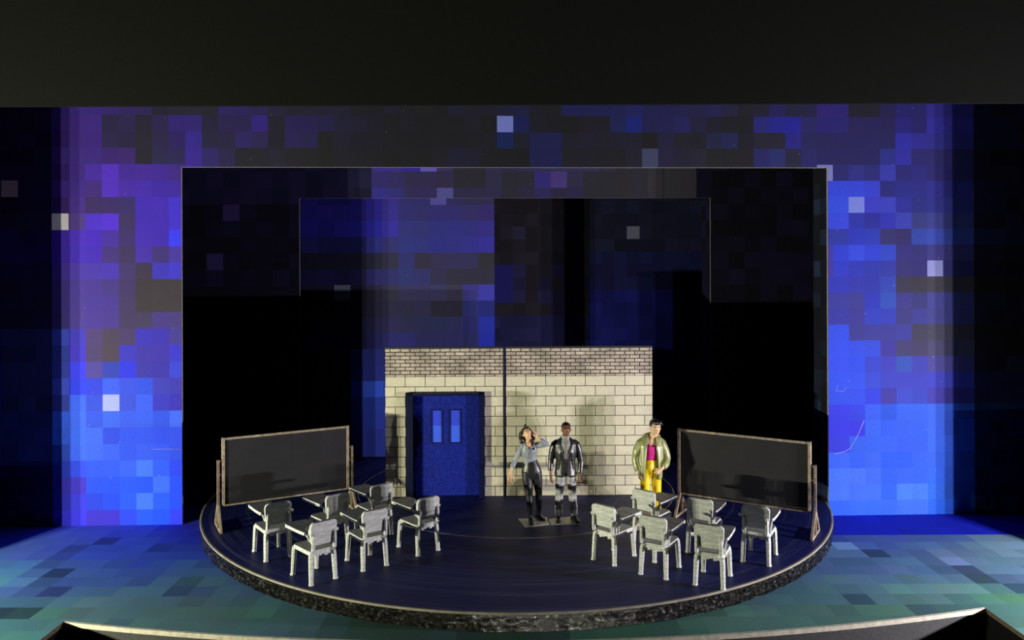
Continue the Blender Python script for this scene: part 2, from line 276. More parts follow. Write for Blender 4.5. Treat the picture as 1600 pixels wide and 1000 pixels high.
    20: (-4, [10,27,105,8,24,96,9,26,100,11,29,111,37,76,207,39,78,213,39,74,196,26,51,188,27,58,199,28,59,203,26,55,203,30,57,206,30,57,206,30,57,206,30,57,206,30,57,206,30,57,206,30,57,206,30,57,206,30,57,206,30,57,206,30,57,206,30,57,206,30,57,206,30,57,206,30,57,206,30,57,206,30,57,206,30,57,206,30,57,206,30,57,206,30,57,206,30,57,206,30,57,206,30,57,206,30,57,206,30,57,206,30,57,206,30,57,206,30,57,206,30,57,206,30,57,206,30,57,206,30,57,206,30,57,206,30,57,206,30,57,206,30,57,206,30,57,206,30,57,206,30,57,206,30,33,166,30,33,166,29,30,160,27,66,166,21,59,163,23,60,159,22,59,156,29,65,164,27,61,156,31,68,171,7,25,73,4,16,54,7,24,72,8,26,75]),
    21: (-4, [8,24,98,7,21,91,11,29,113,10,27,107,31,63,182,39,75,213,38,72,195,34,67,200,27,59,198,31,65,205,29,62,208,27,57,204,27,57,204,27,57,204,27,57,204,27,57,204,27,57,204,27,57,204,27,57,204,27,57,204,27,57,204,27,57,204,27,57,204,27,57,204,27,57,204,27,57,204,27,57,204,27,57,204,27,57,204,27,57,204,27,57,204,27,57,204,27,57,204,27,57,204,27,57,204,27,57,204,27,57,204,27,57,204,27,57,204,27,57,204,27,57,204,27,57,204,27,57,204,27,57,204,27,57,204,27,57,204,27,57,204,27,57,204,27,57,204,27,57,204,27,57,204,29,36,160,29,36,160,25,63,165,24,64,166,24,62,163,23,58,159,22,58,155,27,66,165,28,68,171,28,68,171,4,18,58,5,21,66,5,20,63,5,21,64]),
    22: (-4, [7,18,109,4,12,87,4,13,88,4,13,88,23,44,174,28,52,201,25,60,195,26,62,201,33,69,204,45,88,209,26,67,215,23,50,212,23,50,212,23,50,212,23,50,212,23,50,212,23,50,212,23,50,212,23,50,212,23,50,212,23,50,212,23,50,212,23,50,212,23,50,212,23,50,212,23,50,212,23,50,212,23,50,212,23,50,212,23,50,212,23,50,212,23,50,212,23,50,212,23,50,212,23,50,212,23,50,212,23,50,212,23,50,212,23,50,212,23,50,212,23,50,212,23,50,212,23,50,212,23,50,212,23,50,212,23,50,212,23,50,212,23,50,212,23,50,212,23,50,212,23,50,212,32,70,177,32,70,177,25,63,171,30,66,166,16,59,163,15,57,159,22,61,156,23,63,161,24,66,166,20,57,146,5,24,72,3,14,50,4,20,63,3,18,58]),
    23: (-4, [10,6,77,10,5,74,11,6,77,12,7,82,44,32,169,43,31,167,17,55,195,15,56,201,16,61,206,13,60,210,40,82,215,15,57,221,15,57,221,15,57,221,15,57,221,15,57,221,15,57,221,15,57,221,15,57,221,15,57,221,15,57,221,15,57,221,15,57,221,15,57,221,15,57,221,15,57,221,15,57,221,15,57,221,15,57,221,15,57,221,15,57,221,15,57,221,15,57,221,15,57,221,15,57,221,15,57,221,15,57,221,15,57,221,15,57,221,15,57,221,15,57,221,15,57,221,15,57,221,15,57,221,15,57,221,15,57,221,15,57,221,15,57,221,15,57,221,15,57,221,15,57,221,44,83,178,44,83,178,42,80,172,35,72,167,21,62,163,25,63,160,22,62,157,21,66,166,20,62,159,20,63,160,2,16,53,4,22,67,4,24,71,3,19,62]),
    24: (-4, [10,10,97,8,8,88,10,10,97,9,9,93,35,35,177,37,37,186,20,44,185,13,51,200,19,64,206,46,89,212,20,67,215,15,57,219,15,57,219,15,57,219,15,57,219,15,57,219,15,57,219,15,57,219,15,57,219,15,57,219,15,57,219,15,57,219,15,57,219,15,57,219,15,57,219,15,57,219,15,57,219,15,57,219,15,57,219,15,57,219,15,57,219,15,57,219,15,57,219,15,57,219,15,57,219,15,57,219,15,57,219,15,57,219,15,57,219,15,57,219,15,57,219,15,57,219,15,57,219,15,57,219,15,57,219,15,57,219,15,57,219,15,57,219,15,57,219,15,57,219,15,57,219,44,82,178,44,82,178,39,77,172,38,77,167,21,65,165,41,84,160,37,80,157,21,69,163,18,63,149,19,64,152,4,24,67,3,22,62,3,21,60,3,23,64]),
    25: (-4, [11,9,100,10,8,96,8,7,89,9,8,94,40,36,199,39,35,195,40,28,168,41,29,171,26,50,201,17,66,212,13,62,217,34,45,217,34,45,217,34,45,217,34,45,217,34,45,217,34,45,217,34,45,217,34,45,217,34,45,217,34,45,217,34,45,217,34,45,217,34,45,217,34,45,217,34,45,217,34,45,217,34,45,217,34,45,217,34,45,217,34,45,217,34,45,217,34,45,217,34,45,217,34,45,217,34,45,217,34,45,217,34,45,217,34,45,217,34,45,217,34,45,217,34,45,217,34,45,217,34,45,217,34,45,217,34,45,217,34,45,217,34,45,217,34,45,217,34,45,217,34,45,217,28,73,182,28,73,182,29,76,175,28,73,170,27,71,166,34,74,161,33,73,159,13,65,164,13,66,167,12,63,160,1,15,51,2,20,62,2,20,62,2,25,74]),
}
HEADER_PRINT = {
    -4: (-24, [18,17,33,22,20,43,19,18,34,21,19,41,22,20,44,18,17,33,18,17,32,19,18,35,27,24,57,18,17,31,24,22,48,18,17,32,24,22,49,27,24,56,26,23,53,27,24,56,27,24,56,23,21,46,19,18,35,20,18,37,18,17,32,26,24,55,18,17,33,21,19,41,19,18,36,20,18,37,18,17,32,19,18,35,21,19,41,23,21,45,27,24,57,25,22,50,25,23,52,26,24,54,19,18,35,26,23,52,22,20,43,20,18,37,27,24,56,28,25,60,18,17,31,23,20,45,18,17,32,18,17,32,22,20,44,18,17,33]),
    -3: (-24, [18,17,32,21,19,41,21,19,41,28,25,58,18,17,32,18,17,31,19,18,35,18,17,32,20,18,38,28,25,58,22,20,43,19,17,34,19,18,34,18,17,33,20,19,38,19,18,36,27,24,56,22,20,44,21,19,40,18,17,31,21,20,42,22,20,42,24,21,48,23,21,47,25,22,50,28,25,58,21,19,40,23,21,46,19,18,36,18,17,32,26,23,53,23,21,47,20,18,37,27,24,55,27,24,56,23,21,46,26,23,54,21,19,41,20,18,38,28,25,59,24,21,48,26,23,52,19,17,34,19,17,34,18,17,32,24,22,49]),
    -2: (-24, [21,20,42,18,17,33,20,18,37,26,23,54,18,17,32,21,19,41,22,20,43,25,23,51,18,17,31,18,17,33,20,18,37,22,20,43,19,17,33,27,24,55,19,18,35,19,18,35,22,20,42,19,17,34,25,22,51,22,20,42,26,23,53,18,17,32,24,22,49,18,17,32,25,22,51,23,21,46,20,19,39,25,23,52,18,17,32,24,22,50,27,24,57,26,23,53,20,18,36,18,17,33,23,21,46,18,17,33,18,17,31,18,17,32,18,17,32,18,17,31,22,20,43,20,18,36,21,19,39,20,19,38,28,25,57,19,18,35]),
    -1: (-24, [33,30,67,32,29,65,36,33,71,27,25,56,36,33,71,36,33,72,32,30,65,32,29,64,35,32,69,33,30,65,26,24,54,29,26,58,28,26,58,35,32,70,30,27,61,29,26,59,29,26,59,57,46,145,57,46,145,51,36,163,97,87,191,56,49,97,43,42,55,42,42,54,49,45,82,47,43,77,47,45,86,49,47,88,49,48,88,49,47,87,49,47,84,46,45,65,42,40,52,42,40,51,53,51,66,72,69,88,72,68,88,26,23,54,28,25,59,18,17,33,19,18,35,18,17,32,18,17,32,24,22,49,19,18,35,22,20,43]),
    0: (-24, [28,25,57,31,28,62,35,32,69,34,31,67,25,23,53,30,27,61,30,27,61,37,33,72,29,26,59,34,31,68,36,33,72,31,28,62,35,32,69,27,25,56,31,29,63,34,31,68,35,32,68,50,42,116,50,44,105,50,42,84,50,42,85,49,43,78,42,41,54,42,41,54,47,45,77,42,41,56,42,41,56,51,41,120,70,54,124,46,42,74,42,40,52,41,40,51,42,40,46,41,40,51,56,53,63,72,69,84,71,67,83,25,22,50,18,17,32,19,17,33,26,23,53,18,17,33,28,25,59,18,17,32,18,17,32,22,20,42]),
    1: (-24, [32,29,64,33,30,66,35,32,69,33,30,66,27,25,56,34,31,67,31,28,62,32,29,64,34,31,67,35,32,70,33,30,65,26,24,55,34,31,67,27,24,55,34,31,67,32,29,65,26,24,54,50,46,143,51,46,128,50,42,96,50,42,96,80,78,150,46,42,80,45,42,77,46,42,79,42,40,56,44,40,69,46,40,94,43,38,66,42,38,75,41,39,51,41,39,50,41,40,46,41,40,51,54,51,61,72,69,83,71,67,83,25,22,50,19,17,34,25,23,51,18,17,33,23,21,45,22,20,43,27,24,57,19,17,34,23,21,45]),
    2: (-24, [20,18,37,24,22,49,23,21,47,22,20,42,18,17,31,25,23,52,18,17,31,22,20,43,60,48,105,25,22,50,19,18,35,18,17,32,23,21,46,18,17,32,18,17,31,20,18,37,27,24,56,18,17,32,20,19,39,21,19,40,26,23,53,27,24,55,23,20,45,24,22,49,19,18,35,21,19,39,24,22,48,23,21,47,22,20,42,19,17,34,24,21,48,18,17,31,22,20,44,26,23,53,20,18,37,24,22,48,25,23,51,18,17,32,25,22,50,18,17,33,20,19,39,18,17,31,24,22,49,18,17,31,18,17,31,18,17,32]),
    3: (-24, [18,17,32,27,24,56,20,19,38,24,22,49,18,17,32,20,18,37,18,17,31,23,21,45,27,24,56,21,19,41,24,22,49,18,17,33,24,22,49,25,22,51,28,25,58,21,19,41,19,17,34,22,20,43,25,22,50,21,19,40,26,24,55,18,17,32,25,22,50,25,23,52,18,17,32,23,21,46,18,17,33,18,17,31,20,18,37,29,25,60,22,20,45,19,17,34,19,17,34,26,23,53,22,20,43,21,19,41,23,21,45,26,23,52,18,17,32,18,17,33,18,17,32,18,17,32,27,24,55,28,25,59,19,18,35,19,17,34]),
    4: (-24, [19,18,34,18,17,32,25,23,52,27,24,57,25,22,51,25,23,52,19,18,36,20,19,39,18,17,32,23,21,45,19,17,34,21,19,41,18,17,32,27,24,56,19,18,35,19,18,35,19,18,35,18,17,31,21,19,40,20,19,39,28,25,59,18,17,32,24,21,48,26,23,54,27,24,57,22,20,44,19,17,34,20,19,39,21,20,42,18,17,32,28,25,59,20,18,37,27,24,55,28,25,59,20,19,39,20,18,37,22,20,43,18,17,31,22,20,42,25,22,50,19,18,36,25,22,51,19,17,33,19,17,34,24,22,48,23,21,47]),
    5: (-24, [19,18,35,24,21,48,19,17,34,18,17,33,20,18,37,20,19,39,18,17,33,58,48,105,23,21,47,18,17,32,21,19,40,19,17,34,25,22,50,18,17,32,20,18,37,26,23,53,28,25,58,26,24,54,18,17,32,21,19,40,18,17,32,26,23,53,18,17,31,19,18,35,24,22,49,22,20,45,18,17,32,21,19,40,19,18,36,19,18,35,19,17,34,20,19,38,18,17,31,25,22,50,23,21,46,22,20,44,19,18,35,22,20,43,26,23,54,18,17,33,27,24,55,26,24,55,27,24,55,26,23,52,28,25,59,18,17,33]),
    6: (-24, [28,25,57,24,22,50,22,20,42,18,17,32,21,19,39,23,21,46,22,20,43,29,25,60,19,18,35,23,21,47,19,17,34,27,24,55,21,19,40,22,20,44,28,25,59,27,24,57,18,17,33,19,18,36,18,17,33,24,22,48,20,18,37,19,18,35,18,17,33,19,17,34,22,20,44,21,19,40,22,20,43,18,17,31,18,17,31,19,17,34,19,18,35,23,21,47,23,21,46,20,18,37,21,19,41,20,19,39,23,20,45,21,19,40,22,20,44,28,25,59,21,19,41,26,23,54,28,25,58,25,23,52,23,21,45,23,21,47]),
    7: (-24, [18,17,32,19,17,33,22,20,43,28,25,59,28,25,60,19,18,36,19,17,34,18,17,33,21,19,40,21,19,41,20,18,36,22,20,43,20,18,37,28,25,58,19,18,35,24,22,50,27,24,57,18,17,33,26,23,54,18,17,33,18,17,32,23,21,46,21,20,42,18,17,33,20,18,38,21,19,41,22,20,43,25,23,51,18,17,31,26,23,54,18,17,32,26,24,55,21,19,40,18,17,33,19,18,35,23,21,46,18,17,32,18,17,32,19,18,36,20,19,39,18,17,32,26,23,53,19,17,34,28,25,58,26,23,54,28,25,58]),
    8: (-24, [28,25,58,21,19,39,20,18,37,24,22,49,22,20,44,19,17,33,25,22,50,20,18,37,19,18,35,28,25,58,23,21,46,19,18,36,21,19,41,19,18,35,18,17,32,26,23,52,19,18,35,19,18,36,21,19,40,28,25,59,24,22,50,18,17,31,28,25,59,27,24,56,28,25,58,21,19,40,18,17,31,19,18,35,18,17,32,25,23,52,18,17,33,24,22,49,18,17,33,23,21,46,28,25,59,24,22,50,21,19,41,20,19,38,25,22,50,27,24,56,19,17,34,22,20,42,18,17,32,21,19,40,26,23,52,20,18,37]),
    9: (-24, [21,19,40,28,25,59,18,17,31,21,19,40,19,17,34,20,19,39,22,20,44,29,25,60,19,18,35,18,17,31,24,22,49,20,19,38,20,19,38,26,23,54,27,24,55,18,17,32,23,21,46,18,17,32,20,18,37,18,17,32,20,19,39,18,17,33,19,17,33,20,19,39,20,19,38,26,23,53,18,17,33,19,18,35,18,17,32,22,20,43,25,23,52,27,24,57,22,20,43,18,17,33,27,24,55,28,25,59,19,17,34,27,24,55,26,23,53,26,23,52,23,21,46,26,24,55,25,23,52,24,21,48,24,22,48,28,25,58]),
    10: (-24, [20,19,39,19,18,36,18,17,33,24,22,49,24,21,48,25,23,52,23,21,46,18,17,32,18,17,32,18,17,32,28,25,58,18,17,31,18,17,33,27,24,56,19,17,34,19,17,34,18,17,32,19,18,35,21,19,41,26,24,54,24,22,49,24,22,48,22,20,44,20,18,37,19,17,33,18,17,33,18,17,33,23,21,45,26,23,54,18,17,32,18,17,32,24,21,48,21,19,40,25,22,50,25,22,50,18,17,32,27,24,57,23,21,45,22,20,43,18,17,33,19,18,34,24,21,48,27,24,55,19,18,35,20,18,37,22,20,44]),
    11: (-24, [19,17,34,25,22,50,23,21,45,18,17,32,18,17,31,19,18,36,24,22,49,21,19,41,23,21,45,23,21,47,21,19,40,24,22,49,20,18,37,20,19,39,19,17,33,18,17,33,27,24,56,22,20,42,26,23,53,18,17,33,25,23,51,18,17,31,18,17,32,21,19,41,18,17,32,25,22,51,28,25,58,22,20,43,22,20,43,20,19,38,24,22,49,20,18,36,28,25,58,22,20,43,19,18,35,22,20,43,25,23,52,19,18,35,23,21,45,25,22,51,27,24,55,22,20,42,25,23,52,26,23,53,19,17,34,28,25,58]),
    12: (-24, [28,25,58,18,17,33,18,17,33,22,20,42,19,18,35,19,17,34,21,19,41,21,19,40,18,17,32,27,24,57,18,17,33,24,22,50,23,21,46,18,17,32,27,25,57,18,17,32,20,18,37,20,18,38,20,18,37,25,23,51,29,25,60,21,19,41,26,23,53,24,21,48,19,18,36,19,18,35,20,19,39,21,19,40,19,17,34,24,21,48,20,18,37,21,19,41,27,24,55,26,23,53,18,17,33,28,25,58,21,19,40,25,23,52,19,18,35,20,18,38,18,17,32,20,19,38,20,18,38,18,17,32,18,17,32,21,19,41]),
    13: (-24, [18,17,33,23,21,46,25,22,50,23,21,46,24,21,48,20,19,38,20,19,38,19,17,34,28,25,58,20,19,38,19,18,36,20,18,37,24,22,48,19,17,33,19,17,34,28,25,59,19,18,36,19,18,36,20,18,36,19,17,34,23,21,47,27,25,57,20,19,39,19,18,35,22,20,44,26,23,54,22,20,43,26,23,54,24,22,48,18,17,32,26,24,55,24,22,50,22,20,43,20,18,36,24,22,49,23,21,46,24,22,50,20,18,36,20,18,38,19,17,33,26,24,54,18,17,31,22,20,44,27,24,55,22,20,42,24,22,50]),
}
PANEL_PRINT_SHADE = {  # print colours; left columns darkened to paint in the panel's shadowed half
    -1: (-14, [24,19,96,25,19,97,31,25,115,25,20,99,24,19,95,31,24,114,42,34,146,55,43,145,49,44,116,50,44,114,80,74,158,48,44,96,48,44,86,48,44,86]),
    0: (-14, [30,25,118,29,24,114,30,25,117,31,26,120,28,24,112,30,25,117,40,34,147,54,45,150,49,46,121,49,46,114,50,44,118,50,44,118,52,46,108,52,42,113]),
    1: (-14, [31,26,131,29,24,124,30,26,129,25,21,113,31,26,130,32,27,135,42,36,166,56,47,168,49,51,131,49,51,127,47,48,134,48,48,137,49,48,135,54,46,142]),
    2: (-14, [24,25,85,26,27,89,28,29,94,23,25,83,23,24,82,23,25,83,44,46,136,51,51,121,48,53,135,48,51,135,46,47,138,49,48,139,51,48,148,55,48,161]),
    3: (-14, [27,27,48,24,24,44,24,24,44,24,24,44,24,24,44,25,24,44,38,37,64,48,48,76,49,50,118,50,46,75,51,47,89,51,47,93,51,47,93,47,46,60]),
    4: (-14, [25,24,70,28,27,77,24,23,68,27,25,74,22,21,64,26,25,73,45,43,112,48,46,113,46,53,120,50,50,114,50,47,84,48,46,70,48,46,70,48,46,69]),
    5: (-14, [29,27,51,28,26,49,27,26,49,29,27,50,101,99,126,25,23,44,41,39,69,52,50,81,55,52,103,55,51,105,59,54,106,57,53,86,57,54,141,60,59,172]),
    6: (-14, [26,24,55,27,25,57,24,23,52,24,22,51,25,24,54,22,20,48,38,36,76,46,44,86,47,45,86,48,46,94,42,40,67,43,40,69,39,42,115,33,38,120]),
    7: (-14, [23,20,59,26,23,65,24,21,61,23,20,59,27,23,66,29,25,70,40,36,93,49,44,104,47,45,97,44,45,99,44,47,106,46,47,111,37,37,110,29,44,161]),
    8: (-14, [25,24,86,23,22,80,26,25,88,24,23,84,22,21,78,22,20,77,35,33,110,46,44,132,46,44,133,43,43,111,44,44,113,45,45,116,37,37,100,28,38,160]),
    9: (-9, [39,48,148,38,47,146,36,46,142,38,47,146,37,47,145,40,50,154,36,46,141,42,52,158,39,48,148]),
    10: (-9, [39,49,158,38,48,155,41,51,162,41,51,162,39,49,157,39,48,155,40,50,160,41,51,163,38,48,153]),
    11: (-9, [50,83,231,52,85,238,48,80,224,46,77,216,46,77,217,50,82,231,50,82,230,52,85,238,51,84,235]),
    12: (-9, [37,61,189,37,60,187,37,61,189,37,60,187,40,65,201,41,67,205,41,67,206,37,61,189,41,67,205]),
    13: (-9, [37,55,183,38,56,186,40,58,193,36,53,177,36,53,177,41,59,196,37,54,182,38,55,184,39,57,190]),
    14: (-9, [40,54,177,35,48,161,38,51,169,38,52,172,39,52,173,37,50,166,39,53,175,42,56,184,38,52,171]),
    15: (-9, [39,53,174,36,49,164,37,51,168,40,54,177,36,49,164,41,56,182,41,56,183,36,49,164,41,56,183]),
    16: (-9, [38,51,170,40,55,180,40,55,179,37,51,169,40,54,177,40,54,177,41,55,180,37,51,168,40,55,179]),
    17: (-9, [42,56,184,40,54,177,39,53,174,36,49,164,39,52,173,38,51,170,40,54,178,40,54,178,39,53,175]),
}
DROP_PRINT = {
    -3: (-16, [34,32,40,39,36,46,40,37,47,39,36,46,34,32,40,34,32,40,32,30,38,40,38,47,34,32,40,39,37,46,33,31,39,42,39,49,42,39,49,23,25,53,26,29,59,25,27,56,26,29,59,28,31,62,31,34,67,33,36,71,25,28,57,22,25,52,22,24,51,32,35,69,33,36,71,24,26,54,30,33,66,25,27,56]),
    -2: (-16, [40,38,47,41,39,49,44,41,51,43,41,51,43,40,50,40,37,47,36,34,42,33,31,39,33,31,39,41,39,48,41,38,48,36,33,42,35,33,41,25,28,57,32,35,69,27,30,61,33,37,72,27,30,60,22,24,51,27,30,60,28,31,62,32,35,70,27,30,60,28,31,62,22,25,52,30,33,65,26,28,58,21,23,49]),
    -1: (-16, [40,37,47,36,34,43,40,38,48,36,34,43,41,38,48,36,34,43,39,37,47,35,33,41,42,40,49,37,35,44,36,33,42,35,33,41,33,31,40,28,31,62,25,28,57,25,27,56,25,27,56,28,31,62,28,31,62,27,30,61,26,29,59,26,29,59,31,34,67,25,27,56,33,36,70,29,32,64,31,33,67,30,33,66]),
    0: (-16, [34,32,40,42,40,50,36,33,42,42,40,50,36,34,43,33,31,39,43,41,51,48,48,75,33,31,39,40,38,47,38,36,45,42,39,49,41,39,49,27,29,59,25,27,56,28,31,63,115,116,149,32,35,69,27,30,60,28,31,62,26,29,59,27,30,61,33,37,72,33,36,72,26,29,59,23,26,53,29,32,63,31,34,67]),
    1: (-16, [43,40,50,33,31,39,42,40,50,40,38,48,37,34,43,32,30,38,33,31,39,40,38,47,32,30,38,39,37,47,40,37,47,32,30,38,42,39,49,32,35,69,33,36,71,21,24,50,23,25,53,24,26,54,23,25,53,32,35,70,30,32,65,32,35,70,21,24,50,30,33,65,24,26,54,31,34,67,22,25,52,26,28,58]),
    2: (-16, [40,38,47,35,33,42,38,36,45,33,31,40,38,36,45,41,38,48,36,33,42,43,40,50,43,41,51,34,32,41,32,30,38,33,31,40,38,36,45,28,31,91,23,26,79,28,32,92,23,26,79,28,31,91,23,26,79,25,28,83,25,28,84,22,25,76,24,27,82,22,25,76,20,23,72,25,28,83,27,31,90,25,28,84]),
    3: (-16, [36,34,111,36,34,111,36,34,111,36,34,111,36,34,111,36,34,111,36,34,111,41,38,83,34,32,41,36,34,43,36,33,73,39,36,46,42,40,49,20,23,72,23,26,78,28,31,91,21,24,73,22,25,75,24,26,80,26,29,85,22,25,76,25,29,85,28,31,90,28,31,91,24,27,80,26,29,85,25,28,83,26,29,87]),
    4: (-16, [36,34,111,36,34,111,36,34,111,36,34,111,36,34,111,36,34,111,36,34,111,35,32,72,33,31,39,31,29,65,36,34,43,32,30,68,30,28,63,25,28,84,22,25,77,29,32,92,28,31,91,27,31,89,23,26,79,24,27,81,26,29,85,20,23,72,23,26,79,25,28,83,27,31,89,21,23,72,24,27,81,24,27,80]),
    5: (-16, [36,34,111,36,34,111,36,34,111,36,34,111,36,34,111,36,34,111,36,34,111,42,39,84,35,32,41,41,39,84,31,29,65,41,39,49,40,38,47,23,26,114,21,24,107,26,29,125,28,32,134,23,25,113,28,32,134,27,30,129,21,24,107,20,23,105,25,28,123,23,26,116,24,27,118,28,31,131,25,28,123,25,28,122]),
    6: (-16, [40,38,47,42,39,49,38,36,45,43,41,51,32,30,67,42,39,49,41,39,48,33,31,39,40,37,47,41,38,48,31,28,65,44,41,51,43,40,50,28,31,132,22,25,111,21,23,106,23,26,116,21,23,106,28,31,131,27,31,131,23,26,114,22,25,111,22,25,111,28,31,132,22,25,111,25,28,123,22,25,111,26,30,127]),
    7: (-16, [38,38,87,32,32,76,30,30,72,35,35,82,31,31,74,40,40,92,34,34,80,32,32,77,34,34,79,40,40,91,37,37,87,30,30,71,39,39,89,26,29,126,25,28,121,22,25,111,25,28,120,24,27,118,23,26,114,28,32,134,25,28,122,24,27,117,21,24,108,27,30,127,23,25,113,28,31,132,27,30,128,24,27,117]),
    8: (-16, [38,38,87,32,32,76,35,35,81,32,32,76,30,30,72,31,31,73,35,35,82,36,36,84,39,39,89,39,39,91,39,39,90,36,36,83,32,32,75,25,28,121,27,31,130,27,30,130,23,26,115,21,24,109,23,25,114,22,25,112,25,28,122,24,27,119,20,23,105,21,23,107,23,26,116,22,25,112,23,26,115,24,27,118]),
    9: (-16, [39,39,90,30,30,72,39,39,90,37,37,87,37,37,87,37,37,86,36,36,85,32,32,76,32,32,76,38,38,88,35,35,82,38,38,89,40,40,92,28,32,133,27,30,130,20,23,106,23,26,116,28,31,131,25,28,121,28,31,131,27,31,130,26,29,125,25,28,121,23,26,115,22,25,112,28,32,134,28,31,131,21,24,108]),
    10: (-16, [33,33,77,40,40,91,37,37,85,33,33,78,30,30,72,35,35,82,31,31,75,36,36,85,38,38,87,40,40,91,34,34,79,35,35,81,35,35,82,22,25,111,23,26,114,25,28,122,27,30,129,29,32,134,23,26,116,28,31,131,28,31,132,21,24,108,21,24,108,28,31,131,25,28,123,29,32,134,28,32,134,24,28,120]),
    11: (-16, [34,34,80,36,36,84,30,30,73,34,34,80,35,35,82,40,40,91,38,38,88,32,32,76,30,30,73,32,32,75,39,39,90,40,40,91,40,40,92,22,25,111,21,23,107,21,24,108,24,27,120,25,28,121,23,26,114,23,26,116,26,29,126,26,29,126,24,27,120,27,30,130,26,29,126,22,25,111,27,30,128,25,28,121]),
}
